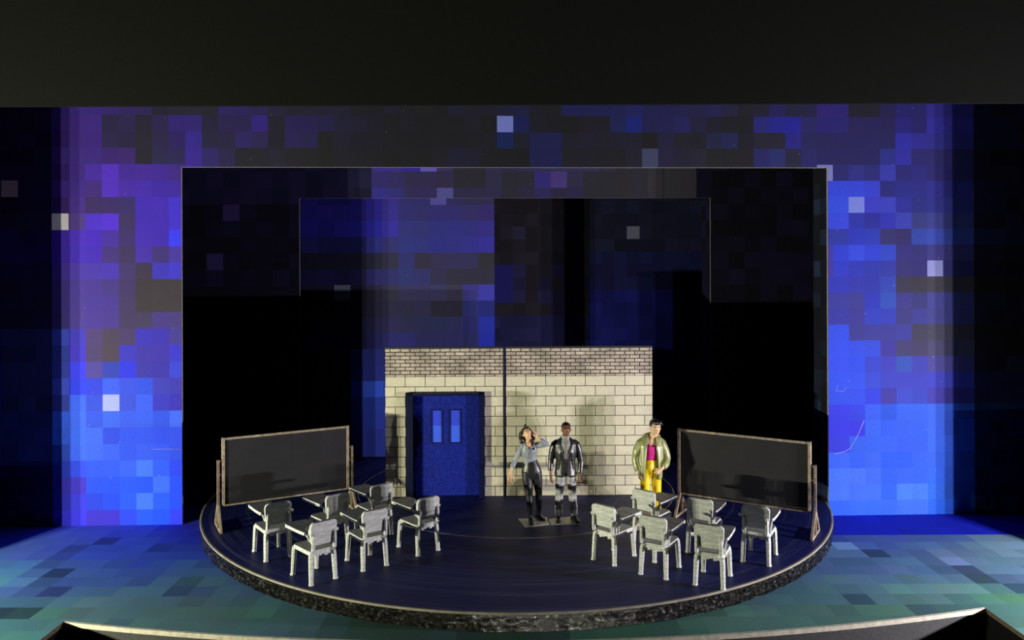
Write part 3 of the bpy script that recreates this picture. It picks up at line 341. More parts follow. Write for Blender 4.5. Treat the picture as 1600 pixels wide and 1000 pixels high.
FLOOR_PRINT = {
    20: (-20, [73,110,168,73,114,170,72,107,160,70,104,158,73,113,166,70,101,156,70,103,158,74,109,159,74,112,161,74,111,165,73,106,158,74,114,162,72,104,152,69,101,150,74,109,159,73,106,149,72,110,151,68,100,141,70,106,142,70,105,144,72,107,144,75,109,147,68,99,135,73,108,141,74,110,144,74,113,144,72,105,140,70,108,126,74,108,131,73,110,133,70,107,127,77,115,141,74,111,132,74,112,133,73,111,133,75,107,133,77,114,140,74,105,129,74,112,134,76,108,136]),
    21: (-21, [70,108,156,75,116,168,72,113,166,74,109,159,74,110,165,76,112,162,73,109,161,74,112,164,70,107,149,75,112,164,75,112,160,76,113,163,77,117,158,74,110,156,76,115,159,72,111,153,72,111,151,72,110,148,74,112,155,67,100,133,67,101,131,72,107,146,73,105,141,67,97,135,68,104,129,75,114,140,71,109,132,75,109,144,74,113,134,74,108,134,76,114,135,74,108,129,73,105,127,73,108,128,75,108,129,74,110,128,74,106,132,70,106,120,74,113,131,75,111,130,73,105,130,77,110,132]),
    22: (-22, [77,119,177,74,111,168,74,114,162,76,113,167,73,109,160,73,111,159,75,114,163,70,108,149,75,115,164,73,110,152,78,118,164,78,117,159,70,104,144,70,102,147,69,100,143,73,107,153,72,108,147,74,109,151,71,105,148,71,104,140,69,101,138,71,109,139,68,105,136,73,106,138,69,107,133,74,112,137,70,106,129,71,109,133,73,107,136,76,115,134,70,106,126,74,108,126,74,107,125,75,113,128,70,104,121,76,111,130,77,114,132,75,113,133,75,111,132,70,103,120,74,113,128,75,109,131,76,115,134,73,104,125]),
    23: (-23, [72,111,165,75,114,172,74,115,162,75,114,160,76,119,166,74,113,161,78,121,161,78,120,162,76,118,158,74,113,155,76,111,156,74,114,153,74,110,152,78,117,162,74,113,155,74,112,150,73,108,150,70,108,139,70,105,142,68,105,139,67,103,130,66,103,130,70,107,134,68,102,126,64,101,123,72,108,132,71,107,128,67,100,125,71,110,130,69,103,119,69,107,123,74,112,128,70,104,121,76,113,130,74,110,124,74,110,127,70,104,116,74,110,125,73,110,126,77,116,128,74,114,124,69,106,117,69,105,120,77,110,130,70,107,118,74,110,131]),
    24: (-24, [75,116,169,75,117,173,74,113,168,76,114,165,76,115,160,75,116,161,75,115,160,71,107,152,75,112,153,77,119,161,72,112,147,78,121,160,78,120,154,79,114,161,74,108,152,76,113,153,77,113,153,73,108,144,70,108,137,65,95,125,67,101,131,65,101,122,63,93,118,59,90,114,60,94,113,67,105,120,67,106,123,68,100,123,66,103,117,74,109,130,73,108,124,69,107,120,74,111,128,73,113,126,74,109,120,73,110,123,76,116,124,72,108,121,73,108,123,73,107,118,72,107,119,75,111,124,73,106,123,75,114,121,74,109,121,76,109,130,74,114,124,74,106,131]),
    25: (-25, [72,112,167,77,118,170,70,107,156,74,115,166,73,116,155,74,118,154,70,110,143,78,120,158,75,115,149,72,109,142,75,117,148,79,116,152,73,109,147,78,116,152,77,111,152,77,111,147,75,112,147,70,102,132,67,101,132,68,104,126,67,103,122,63,95,118,61,93,113,59,88,105,52,81,92,56,89,100,58,87,102,59,96,105,67,105,114,71,114,122,71,112,122,72,112,124,75,114,127,76,117,123,71,105,120,77,113,123,74,109,121,74,115,118,73,109,119,76,115,123,73,112,119,76,117,121,71,109,115,71,105,118,73,111,122,72,110,121,73,107,120,69,105,115,69,106,118,69,101,123]),
    26: (-26, [75,114,174,74,112,165,73,112,163,74,118,164,73,117,161,75,118,161,70,115,142,75,124,145,78,124,154,74,118,141,78,122,150,73,115,142,80,123,156,79,112,150,81,122,153,78,116,147,78,113,144,78,115,145,69,107,125,67,100,121,64,93,112,61,93,102,59,90,95,53,84,88,50,80,82,49,78,73,47,73,69,49,80,79,61,100,97,63,99,98,67,106,105,67,107,104,68,110,110,71,110,114,79,117,126,72,113,118,72,106,117,75,117,119,70,108,109,73,114,115,74,110,121,71,106,109,75,117,113,72,113,110,73,111,117,75,118,116,73,109,117,71,104,118,73,112,122,76,111,127,69,103,118,73,110,121]),
    27: (-27, [72,107,170,69,107,161,75,114,168,72,113,161,76,115,170,69,112,146,69,112,141,76,123,150,73,126,135,78,131,141,78,133,147,82,130,148,84,127,150,83,119,143,81,121,144,82,122,141,80,120,138,82,122,145,80,115,140,72,106,127,66,96,108,59,88,87,57,86,82,56,82,84,57,84,91,46,72,74,45,74,65,45,72,66,48,75,75,60,101,93,65,109,97,64,107,93,66,105,98,71,116,111,82,128,123,80,124,123,77,116,120,77,119,120,80,119,118,74,109,110,69,108,107,71,112,112,67,103,107,76,120,118,78,118,117,76,116,112,74,111,114,67,102,105,67,100,108,70,106,113,73,111,119,73,110,122,75,114,127,76,115,128]),
    28: (-28, [69,109,164,76,115,176,73,114,172,76,121,176,76,116,166,72,117,156,68,106,146,70,112,147,72,121,142,73,121,141,74,119,139,81,124,141,89,127,140,79,111,132,85,125,136,84,118,131,83,120,132,83,117,130,79,120,132,79,118,133,75,114,129,63,93,104,57,83,83,53,81,76,55,84,82,57,84,90,52,77,87,51,81,82,49,77,76,55,86,89,64,102,99,65,109,96,64,108,96,63,104,98,77,122,115,86,127,122,84,126,123,82,123,121,82,126,119,76,116,112,77,114,108,75,117,105,70,104,105,66,97,102,68,101,107,66,103,100,65,101,96,68,102,101,71,106,107,70,104,111,72,113,115,72,105,119,73,106,125,68,103,113,76,108,125,76,114,129]),
    29: (-29, [72,112,170,74,113,179,72,112,170,74,115,170,76,118,175,71,108,163,74,115,165,68,106,146,66,107,136,38,63,88,44,75,89,77,127,132,84,115,128,87,123,140,82,119,143,84,119,134,85,125,132,87,123,132,82,123,129,83,134,135,75,115,126,78,115,137,66,99,122,65,94,117,57,83,100,62,91,110,61,91,111,55,82,104,57,89,101,59,93,106,63,96,110,66,103,110,64,103,103,70,114,112,75,113,114,79,125,119,75,118,108,90,138,131,87,127,128,79,120,118,82,119,115,73,109,106,76,121,107,79,120,106,60,88,95,61,96,97,61,99,96,65,103,100,64,103,98,64,102,96,66,102,103,69,109,111,72,107,118,70,103,114,71,102,119,74,108,128,74,109,127,73,110,129]),
    30: (-30, [69,104,172,74,111,178,73,110,175,75,116,179,73,113,174,76,115,181,76,116,177,71,109,160,70,108,163,72,112,159,69,108,154,68,108,147,80,122,156,90,129,156,85,125,154,83,119,144,84,119,150,79,110,133,82,118,144,75,114,135,82,127,149,76,114,143,71,107,141,73,106,144,68,99,136,66,98,130,62,92,121,61,95,125,64,94,128,60,94,118,64,95,124,66,98,123,70,110,129,70,111,122,76,116,129,75,114,126,79,121,131,80,119,127,83,123,127,80,119,133,81,125,136,77,120,132,79,119,130,55,84,101,80,118,128,76,114,112,79,116,119,65,104,105,68,115,101,65,109,87,62,100,95,64,103,103,69,108,112,65,97,112,72,105,124,68,103,118,69,100,114,72,109,125,75,108,129,75,108,131]),
    31: (-31, [70,104,170,75,112,182,77,114,191,77,114,181,77,119,187,70,112,168,73,112,178,74,118,172,73,118,174,75,117,182,75,109,187,67,94,167,49,69,139,73,111,173,73,110,167,80,124,167,80,123,165,59,87,132,72,101,153,78,118,159,75,109,157,74,109,153,75,110,160,76,113,163,73,107,160,73,108,158,69,106,146,68,97,145,69,104,147,68,99,137,70,106,142,67,101,134,69,107,139,72,107,140,72,107,135,73,113,132,76,110,138,80,123,141,73,111,128,78,115,134,78,120,135,74,113,135,74,116,133,80,124,133,78,115,134,83,122,139,87,137,136,86,126,134,89,125,126,83,125,123,64,101,105,41,65,85,60,93,111,67,101,115,65,98,111,70,100,118,75,110,126,73,107,127,77,107,130,76,107,129,70,101,119,78,113,135]),
    32: (-32, [73,110,178,74,115,180,77,114,187,74,116,183,78,118,194,71,111,175,71,108,173,76,122,184,78,129,186,74,123,175,83,145,184,84,131,201,60,89,155,66,95,184,66,100,180,67,102,188,64,93,170,77,117,172,64,99,130,78,119,156,74,110,164,75,116,173,76,116,177,71,105,165,68,105,157,74,109,175,69,104,162,72,109,167,68,102,156,71,109,157,67,104,146,68,103,141,71,107,148,70,101,138,67,100,136,74,111,146,72,104,136,70,103,136,79,113,144,76,113,145,78,115,141,78,112,148,80,122,147,78,112,140,82,117,150,86,126,145,85,122,153,80,116,147,76,112,126,78,115,138,73,105,128,44,66,80,61,84,112,66,89,118,71,99,120,72,99,121,71,98,123,72,103,123,72,103,122,77,112,131,71,101,118,75,106,127,76,109,132,76,111,131]),
    33: (-33, [75,117,192,75,112,188,73,114,182,77,119,198,71,108,181,74,115,182,79,120,202,76,118,187,77,123,194,80,133,192,82,137,200,81,137,197,75,113,191,42,66,122,71,104,195,67,101,196,62,94,192,62,93,193,69,107,183,68,109,172,72,110,173,73,111,185,73,107,182,66,100,170,73,105,182,71,103,181,68,100,164,72,110,176,68,99,162,71,109,160,65,99,155,69,101,159,70,105,149,72,104,157,69,103,145,72,110,152,73,108,147,69,105,138,70,102,136,76,112,147,78,117,157,77,112,151,72,110,137,76,110,153,77,111,146,77,115,149,77,107,155,73,108,154,78,106,153,82,113,157,73,106,147,62,88,118,52,69,96,77,108,131,76,106,133,69,98,118,74,101,126,77,105,128,75,109,125,77,108,128,76,107,130,77,110,130,79,112,139,79,116,136,76,106,132,72,99,127]),
    34: (-33, [70,105,179,70,103,182,75,114,194,76,112,201,75,115,187,77,118,196,72,110,181,77,120,201,74,113,185,76,119,198,77,124,198,81,128,213,62,92,172,67,100,195,68,99,205,58,89,193,55,84,209,58,92,201,63,105,193,58,91,176,65,103,190,63,96,179,67,100,185,66,99,179,66,98,179,67,99,179,70,107,177,69,101,175,69,105,173,69,101,166,65,99,152,71,103,163,69,104,158,71,107,157,72,105,156,70,108,149,72,108,150,72,103,151,69,99,144,73,107,151,70,101,147,70,102,147,76,112,152,79,113,157,79,117,151,75,111,151,79,111,162,70,103,148,69,103,144,75,111,149,77,116,152,69,96,130,102,126,169,84,112,139,77,110,128,79,108,127,83,115,139,80,107,133,81,112,135,78,106,130,78,107,131,77,108,131,80,115,141,75,104,132,72,103,123,77,110,135]),
    35: (-33, [76,116,200,70,109,188,75,110,199,74,108,194,71,110,186,78,117,210,78,117,202,78,115,203,83,121,220,76,113,206,80,109,217,75,101,206,59,81,184,63,92,219,63,89,224,58,87,216,55,84,206,52,79,204,50,78,205,53,83,195,59,89,194,57,83,183,59,87,183,65,96,187,67,103,183,63,92,172,64,97,169,69,101,180,69,100,178,67,98,166,69,100,167,71,107,167,70,107,165,73,104,164,67,99,144,73,107,155,75,107,156,71,102,151,68,100,144,73,110,151,76,111,165,73,107,154,70,100,153,73,104,157,77,108,166,82,116,170,85,123,176,83,124,170,83,119,169,47,69,105,72,102,151,68,94,138,90,116,149,82,105,133,83,112,133,93,124,144,85,114,133,86,115,135,88,116,144,83,113,137,82,118,138,78,109,133,79,112,134,74,103,131,78,112,132,79,113,140]),
    36: (-33, [75,114,192,70,102,190,75,108,203,75,114,203,74,109,204,77,111,206,79,112,215,77,106,204,82,114,220,77,106,203,79,106,208,73,95,213,55,75,171,62,87,209,57,83,211,58,87,222,40,63,171,46,70,196,46,71,199,47,72,190,51,76,185,59,90,202,60,86,191,65,100,203,65,98,186,65,96,183,66,101,184,68,99,182,67,100,176,69,103,177,69,105,169,72,105,167,70,107,163,69,103,154,72,106,164,70,105,152,74,107,159,73,105,159,72,104,156,73,108,163,72,108,157,68,101,155,71,99,160,75,111,171,76,109,178,75,110,157,81,116,170,89,130,176,114,155,217,73,105,180,68,94,164,72,104,154,77,110,157,73,102,140,87,118,142,96,129,145,98,132,152,95,124,148,89,118,142,90,124,145,87,116,143,78,108,132,76,108,132,78,109,132,81,114,137,79,107,138]),
    37: (-33, [70,103,192,76,112,204,75,109,200,71,106,191,74,109,207,78,113,213,77,106,220,79,105,220,80,106,222,81,110,221,75,100,208,75,99,214,70,90,211,44,59,153,60,83,221,56,82,214,47,66,212,39,57,207,42,63,200,49,72,194,50,73,192,58,84,199,59,84,192,58,86,187,63,93,189,66,97,190,65,92,179,66,100,176,64,94,168,71,103,185,70,106,177,71,103,172,69,105,161,70,103,159,71,103,161,69,100,159,69,105,152,72,108,158,70,100,155,70,99,152,70,100,162,69,100,158,72,101,162,70,104,166,69,100,167,77,108,165,77,107,169,70,99,170,57,82,170,68,94,172,69,96,169,68,91,167,66,94,149,67,93,146,70,99,149,89,118,146,92,120,137,94,124,147,93,122,147,90,124,145,86,121,145,85,116,142,84,115,146,81,111,135,79,109,138,75,104,130]),
    38: (-33, [75,106,199,75,105,209,71,106,192,78,108,220,74,104,214,76,104,219,72,99,211,77,107,217,76,104,210,80,108,230,77,102,226,74,94,219,69,90,217,61,76,212,60,81,214,50,67,209,44,55,210,40,52,194,45,63,201,47,69,191,53,75,199,57,85,204,58,84,192,64,93,195,62,89,185,67,102,192,66,100,180,67,101,184,66,94,177,67,98,168,70,101,180,68,99,169,66,95,160,68,101,164,69,102,163,69,103,156,69,100,160,70,99,158,71,102,162,73,104,169,70,104,157,69,99,158,69,97,168,64,93,161,68,101,173,64,91,168,19,32,189,17,29,189,17,28,190,18,30,205,17,28,193,17,28,187,15,28,168,16,28,169,17,30,175,15,27,166,18,30,177,17,32,169,17,29,166,20,34,180,19,32,167,24,38,181,22,37,168,25,42,176,27,44,176,28,46,171]),
    39: (-33, [77,113,214,74,107,211,70,100,195,75,102,211,77,108,216,71,97,202,76,103,219,71,93,209,70,89,205,76,98,226,74,95,228,67,88,211,68,87,220,65,83,217,57,75,220,44,54,208,42,52,203,46,61,208,48,66,197,51,74,204,54,75,199,57,82,198,56,85,191,61,88,186,64,91,195,61,91,182,67,100,189,66,99,186,63,91,173,68,97,175,71,106,184,70,100,170,70,101,171,72,106,171,71,107,167,70,99,162,70,104,163,70,106,160,70,99,165,68,96,160,70,99,167,70,104,169,68,96,168,69,99,170,67,93,178,61,86,167,22,35,204,18,30,191,19,32,206,18,30,196,19,30,195,17,29,186,16,27,182,15,26,176,16,27,166,16,30,167,18,31,182,15,29,166,18,32,179,19,31,180,18,32,162,22,38,183,22,37,172,24,40,179,25,41,179,25,39,169]),
    40: (-33, [70,102,195,75,105,212,73,100,214,74,103,212,74,106,216,73,102,216,74,96,216,73,100,213,73,96,220,75,96,220,67,89,204,69,88,225,65,80,219,59,80,217,51,69,216,48,62,220,45,59,203,50,66,212,48,65,195,56,81,206,59,86,209,58,87,193,57,80,187,65,95,197,60,90,187,66,95,197,62,94,179,68,98,181,70,103,184,67,101,178,71,100,175,67,96,165,69,99,166,71,107,173,69,101,159,68,101,159,68,100,160,66,96,154,68,96,161,65,93,155,68,96,164,70,102,173,63,90,155,67,97,168,62,87,172,62,89,175,21,36,188,21,33,201,18,30,188,18,29,191,18,29,189,19,32,201,17,29,183,15,26,178,15,26,173,15,28,168,17,30,180,18,31,183,17,29,175,18,31,180,20,35,186,18,30,168,21,34,174,21,35,169,25,42,183,25,43,177]),
    41: (-33, [76,112,222,72,102,208,74,105,217,75,104,227,76,102,225,69,94,207,71,99,216,71,97,218,74,99,219,70,89,219,70,91,221,67,90,219,61,82,220,60,77,217,53,72,214,51,68,213,48,67,198,49,68,201,55,77,203,56,82,203,55,78,193,62,88,212,64,90,209,65,97,205,60,86,178,64,92,182,66,100,189,63,92,172,70,100,181,68,100,180,64,96,163,68,99,168,72,102,171,72,102,176,68,101,162,72,108,166,68,97,159,65,95,157,68,99,157,68,97,165,71,100,173,68,99,164,66,100,165,64,93,167,59,84,162,63,88,182,59,87,180,22,34,203,19,33,197,19,31,197,19,33,201,20,32,209,17,29,185,16,28,176,15,25,175,17,29,175,17,29,176,18,32,176,17,30,170,18,32,178,18,31,167,19,34,181,21,34,174,20,34,163,23,37,179,24,39,171]),
    42: (-33, [76,109,220,69,94,198,74,102,214,69,98,209,74,98,223,75,105,229,70,97,214,74,99,222,66,90,204,71,95,223,68,89,219,65,89,220,64,88,225,58,77,211,57,75,217,57,76,222,55,76,209,55,76,200,55,76,203,59,83,207,56,78,186,61,84,200,58,84,186,63,91,197,61,85,177,66,98,190,65,92,179,66,94,179,63,91,172,68,95,177]),
}
#@@END

def cell_reader(table, seed, fallback):
    cells = {}
    for row, (c0, s) in table.items():
        for k in range(len(s) // 3):
            cells[(c0 + k, row)] = tuple(to_linear(v / 255) for v in s[3 * k:3 * k + 3])
    def get(col, row):
        if (col, row) in cells: return cells[(col, row)]
        return fallback(random.Random(seed * 7919 + col * 131 + row * 17), col, row)
    return get

def printed_panel(name, origin, u, rects, cell, u0, z0, colour, thick, parent=None, edge=None, back=None):
    """upright card with square cells printed on the front; rects = (u_lo, u_hi, z_lo, z_hi, open sides)"""
    bm = bmesh.new()
    lay = bm.loops.layers.float_color.new('print')
    n = Vector((-u.y, u.x, 0))
    def P(a, z, dep=0.0):
        return origin + u * a + n * dep + Vector((0, 0, z - origin.z))
    for (a0, a1, b0, b1, sides) in rects:
        for i in range(math.floor((a0 - u0) / cell), math.ceil((a1 - u0) / cell)):
            x0, x1 = max(a0, u0 + i * cell), min(a1, u0 + (i + 1) * cell)
            if x1 - x0 < 1e-5: continue
            for j in range(math.floor((z0 - b1) / cell), math.ceil((z0 - b0) / cell)):
                t0, t1 = min(b1, z0 - j * cell), max(b0, z0 - (j + 1) * cell)
                if t0 - t1 < 1e-5: continue
                f = bm.faces.new([bm.verts.new(P(x0, t1)), bm.verts.new(P(x1, t1)), bm.verts.new(P(x1, t0)), bm.verts.new(P(x0, t0))])
                c = colour(i, j)
                for lp in f.loops: lp[lay] = (*c, 1)
        f = bm.faces.new([bm.verts.new(P(a, z, thick)) for a, z in ((a0, b0), (a0, b1), (a1, b1), (a1, b0))]); f.material_index = 2
        quads = {'l': ((a0, b1), (a0, b0)), 'r': ((a1, b0), (a1, b1)), 'b': ((a0, b0), (a1, b0)), 't': ((a1, b1), (a0, b1))}
        for s in sides:
            (p, q) = quads[s]
            f = bm.faces.new([bm.verts.new(P(*q)), bm.verts.new(P(*p)), bm.verts.new(P(*p, thick)), bm.verts.new(P(*q, thick))])
            f.material_index = 1
    bmesh.ops.remove_doubles(bm, verts=bm.verts, dist=1e-5)
    me = bpy.data.meshes.new(name); bm.to_mesh(me); bm.free()
    return link(name, me, [M_PRINT, edge or M_CARD_DULL, back or M_VOID], parent)

# ------------------------------------------------------------------ stage floor, pit, walls
def hsh(*k): return random.Random(sum(int(v) * p for v, p in zip(k, (7919, 104729, 1299709)))).random()

FC = 0.36                                    # printed square of the floor
PIT_L, PIT_R = -0.3725 * S, 0.4035 * S
PIT_YL, PIT_YR, PIT_YM = 0.647 * S, 0.667 * S, 0.6085 * S
def pit_y(x):
    t = (x - PIT_L) / (PIT_R - PIT_L)
    base = PIT_YL + (PIT_YR - PIT_YL) * t
    s = abs(2 * t - 1)
    mid = 0.5 * (PIT_YL + PIT_YR) - PIT_YM
    return base - mid * (1 - s ** 2.0)

def lerp(a, b, t): return tuple(p + (q - p) * t for p, q in zip(a, b))
floor_cells = cell_reader(FLOOR_PRINT, 7, lambda r, i, j: (0.02, 0.03, 0.18))
def floor_colour(i, j): return floor_cells(i, j)

def build_floor():
    bm = bmesh.new()
    lay = bm.loops.layers.float_color.new('print')
    xs_lo, xs_hi, y_lo, y_hi = -11.5, 11.5, 7.6, 23.0
    def quad(pts, c):
        if (Vector(pts[0]) - Vector(pts[3])).length < 1e-4 and (Vector(pts[1]) - Vector(pts[2])).length < 1e-4: return
        f = bm.faces.new([bm.verts.new(p) for p in pts])
        for lp in f.loops: lp[lay] = (*c, 1)
    for i in range(math.floor(xs_lo / FC), math.ceil(xs_hi / FC)):
        cuts = sorted({max(xs_lo, i * FC), min(xs_hi, (i + 1) * FC)} | {v for v in (PIT_L, PIT_R) if i * FC < v < (i + 1) * FC})
        for xa, xb in zip(cuts, cuts[1:]):
            inside = PIT_L <= 0.5 * (xa + xb) <= PIT_R
            sub = 3 if inside else 1
            for k in range(sub):
                p, q = xa + (xb - xa) * k / sub, xa + (xb - xa) * (k + 1) / sub
                for j in range(math.floor(y_lo / FC), math.ceil(y_hi / FC)):
                    y0, y1 = max(y_lo, j * FC), min(y_hi, (j + 1) * FC)
                    c = floor_colour(i, j)
                    if inside:
                        yp, yq = pit_y(p), pit_y(q)
                        if y1 <= min(yp, yq): continue
                        quad([(p, max(y0, min(yp, y1)), 0), (q, max(y0, min(yq, y1)), 0), (q, y1, 0), (p, y1, 0)], c)
                    else:
                        quad([(p, y0, 0), (q, y0, 0), (q, y1, 0), (p, y1, 0)], c)
    me = bpy.data.meshes.new('floor'); bm.to_mesh(me); bm.free()
    return tag(link('floor', me, [M_PRINT]), kind='structure')

def build_pit():
    n = 48
    xs = [PIT_L + (PIT_R - PIT_L) * k / n for k in range(n + 1)]
    # pale cut edge of the apron board, following the curve and the two sides
    T = 0.062
    bm = bmesh.new()
    line = [(PIT_L, 7.6)] + [(x, pit_y(x)) for x in xs] + [(PIT_R, 7.6)]
    def strip(bm, line, z0, z1, th):
        for (xa, ya), (xb, yb) in zip(line, line[1:]):
            bm.faces.new([bm.verts.new(v) for v in ((xa, ya, z0), (xb, yb, z0), (xb, yb, z1), (xa, ya, z1))])
    strip(bm, line[1:-1], -T, -0.001, 0)
    for k in range(len(line) - 3):           # thin worn top lip of the same board
        (xa, ya), (xb, yb) = line[1 + k], line[2 + k]
        bm.faces.new([bm.verts.new(v) for v in ((xa, ya, -0.001), (xb, yb, -0.001), (xb, yb + 0.03, 0.002), (xa, ya + 0.03, 0.002))])
    bmesh.ops.remove_doubles(bm, verts=bm.verts, dist=1e-5)
    o = from_bm('trim_1', bm, M_CARD); tag(o, kind='structure')
    bm = bmesh.new()
    strip(bm, line[:2], -T, -0.001, 0); strip(bm, line[-2:], -T, -0.001, 0)
    o = from_bm('trim_2', bm, paint('brown_card_edge', (0.10, 0.07, 0.045), 0.3, 0.85)); tag(o, kind='structure')
    bm = bmesh.new()
    lower = [(PIT_L, 7.6)] + [(x, pit_y(x) + 0.03) for x in xs] + [(PIT_R, 7.6)]
    strip(bm, lower[1:-1], -1.6, -T, 0)
    bmesh.ops.remove_doubles(bm, verts=bm.verts, dist=1e-5)
    tag(from_bm('wall_pit', bm, M_PITBLACK), kind='structure')
    for nm, q in (('wall_pit_left', lower[:2]), ('wall_pit_right', lower[-2:])):
        bm = bmesh.new(); strip(bm, q, -1.6, -T, 0); tag(from_bm(nm, bm, M_VOID), kind='structure')
    bm = bmesh.new(); bm.faces.new([bm.verts.new((x, y, -1.6)) for x, y in lower])
    tag(from_bm('floor_pit', bm, M_VOID), kind='structure')

build_floor()
build_pit()

# black false proscenium in front of the printed portal: header across the top, a leg either side of the frame
FP_Y = 0.78 * S
bm = bmesh.new()
hb = at(800, 163.5, y=FP_Y).z
xl, xr = -0.5548 * S, 0.5653 * S
add_box(bm, (-12.5, FP_Y, hb), (12.5, FP_Y + 0.06, hb + 4.5))
add_box(bm, (-12.5, FP_Y, 0.0), (xl, FP_Y + 0.06, hb))
add_box(bm, (xr, FP_Y, 0.0), (12.5, FP_Y + 0.06, hb))
tag(from_bm('wall_front', bm, M_BLACK), kind='structure')
for nm, lo, hi in (('wall_back', (-9.5, 22.6, 0), (9.5, 22.7, 10)), ('wall_left', (-9.6, 15.4, 0), (-9.5, 22.7, 10)), ('wall_right', (9.5, 15.6, 0), (9.6, 22.7, 10))):
    bm = bmesh.new(); add_box(bm, lo, hi); tag(from_bm(nm, bm, M_VOID), kind='structure')

# ------------------------------------------------------------------ printed portal
PA, PB = at(98, 822, z=0), at(1493, 803, z=0)
PU = (PB - PA).normalized()
PPL = (PA, PU)
def pu(px, py): return (at(px, py, plane=PPL) - PA).dot(PU)
def pz(px, py): return at(px, py, plane=PPL).z
u2, u48 = pu(133.0, 260), pu(1301.2, 260)
PC = (u48 - u2) / 46
ol, orr, ot = pu(284.0, 540), pu(1294.0, 540), pz(790, 261.5)
PZ0 = (pz(190, 179) + pz(190, 771) + 24 * PC - PC) / 2 + PC * 0.5      # top of row 0 from rows 1 and 24
PZ0 = 0.5 * (pz(190, 179) + PC + pz(190, 771) + 24 * PC)
PU0 = u2 - 2 * PC

def portal_fallback(r, i, j):
    k = r.random()
    if j < 13: base = lerp((0.03, 0.022, 0.05), (0.09, 0.05, 0.24), k * k)
    else: base = lerp((0.04, 0.04, 0.20), (0.05, 0.12, 0.55), k)
    return base
portal_colour = cell_reader(PORTAL_PRINT_SHADE, 1, portal_fallback)
portal = empty('stage_portal', PA + PU * (0.5 * (ol + orr)))
tag(portal, 'wide proscenium portal printed with blue and purple pixel squares, framing the whole stage', 'stage portal')
inv = Matrix.Translation(-portal.location)
def local_panel(name, thing, origin, *a, **k):
    return printed_panel(name, origin - thing.location, *a, parent=thing, **k)
ZT = 8.6
UW = PU.dot(PB - PA) + 2.4
for nm, rect in (('side_panel', (-2.4, ol, 0, ot, 'lrb')), ('side_panel', (orr, UW, 0, ot, 'lrb')), ('header_panel', (-2.4, UW, ot, ZT, 'lrt'))):
    rects = [rect] + ([(ol, orr, ot, ot + 1e-3, 'b')] if nm == 'header_panel' else [])
    local_panel(nm, portal, PA, PU, rects, PC, PU0, PZ0, portal_colour, 0.05, edge=M_CARD)
# a dark printed return set edge-on behind the right side of the opening
PN = Vector((-PU.y, PU.x, 0))
ret0 = PA + PU * (orr + 0.01) + PN * 0.055
def dark_print(r, i, j):
    return lerp((0.012, 0.012, 0.02), (0.03, 0.05, 0.12), r.random() ** 3)
local_panel('return_panel', portal, ret0, PN, [(0.0, 0.62, 0, ot + 0.2, 'lrt')], PC, 0, PZ0,
    cell_reader({}, 5, dark_print), -0.04, edge=M_CARD)
# creases scuffed into the printed paper
def scuff(name, pts, w=0.007):
    bm = bmesh.new()
    P = [at(x, y, plane=PPL) - PN * 0.003 - portal.location for x, y in pts]
    add_tube(bm, [(p.x, p.y, p.z, w, 0.002) for p in P], 6, ref=tuple(PN))
    o = from_bm(name, bm, M_SCUFF, portal)
    return o
M_SCUFF = paint('bare_paper_crease', (0.10, 0.10, 0.50), 0.3, 0.8, scale=8)
scuff('crease', [(1323, 604), (1317, 612), (1306, 610), (1309, 602)])
scuff('crease', [(1350, 657), (1340, 680), (1328, 701), (1318, 706), (1304, 709)], 0.010)
scuff('crease', [(238, 702), (262, 701.5), (283, 702)], 0.006)

# ------------------------------------------------------------------ inner header, sliding panel, backdrop
def plane_at(d, yaw=0.024):
    return Vector((0, d * S, 0)), Vector((1, yaw, 0)).normalized()
IC = 25.0 * 1.16 * S / FPX
IP, IU = plane_at(1.14)
def iu(px, py=309): return (at(px, py, plane=(IP, IU)) - IP).dot(IU)
def iz(px, py): return at(px, py, plane=(IP, IU)).z
def dim_print(r, i, j):
    return lerp((0.006, 0.0055, 0.012), (0.014, 0.011, 0.055), r.random() ** 2)
inner = empty('inner_portal', IP)
tag(inner, 'inner portal of dark pixel print, its strip showing just under the portal header', 'stage portal')
il, ir_, ib = iu(468, 380), iu(1110, 380), iz(785, 309.5)
HC0, HZ0 = iu(759, 280), iz(759, 268)
local_panel('inner_frame', inner, IP, IU,
    [(-9.0, il, DECK + 0.02, ib, 'lrb'), (ir_, 9.0, DECK + 0.02, ib, 'lrb'), (-9.0, 9.0, ib, 8.4, 'lrt'), (il, ir_, ib, ib + 1e-3, 'b')],
    IC, HC0, HZ0, cell_reader(HEADER_PRINT, 2, dim_print), 0.04)
IN = Vector((-IU.y, IU.x, 0))
local_panel('return_panel', inner, IP + IU * (ir_ + 0.01) + IN * 0.045, IN, [(0, 0.75, DECK + 0.02, ib, 'lrt')], IC, 0, HZ0,
    cell_reader({}, 6, dim_print), -0.03)

SP, SU = plane_at(1.165)
def su(px, py=400): return (at(px, py, plane=(SP, SU)) - SP).dot(SU)
def sz(px, py): return at(px, py, plane=(SP, SU)).z
PNL0, PNLZ = su(772.5), sz(772, 320)
panel = empty('sliding_panel', SP + SU * su(620))
tag(panel, 'tall sliding panel of dim purple and blue pixel print, rising behind the door wall', 'stage panel')
local_panel('printed_board', panel, SP, SU, [(su(440), PNL0, DECK + 0.02, sz(640, 300), 'lrbt')], IC, PNL0, PNLZ,
    cell_reader(PANEL_PRINT_SHADE, 3, dim_print), 0.035, edge=M_CARD)

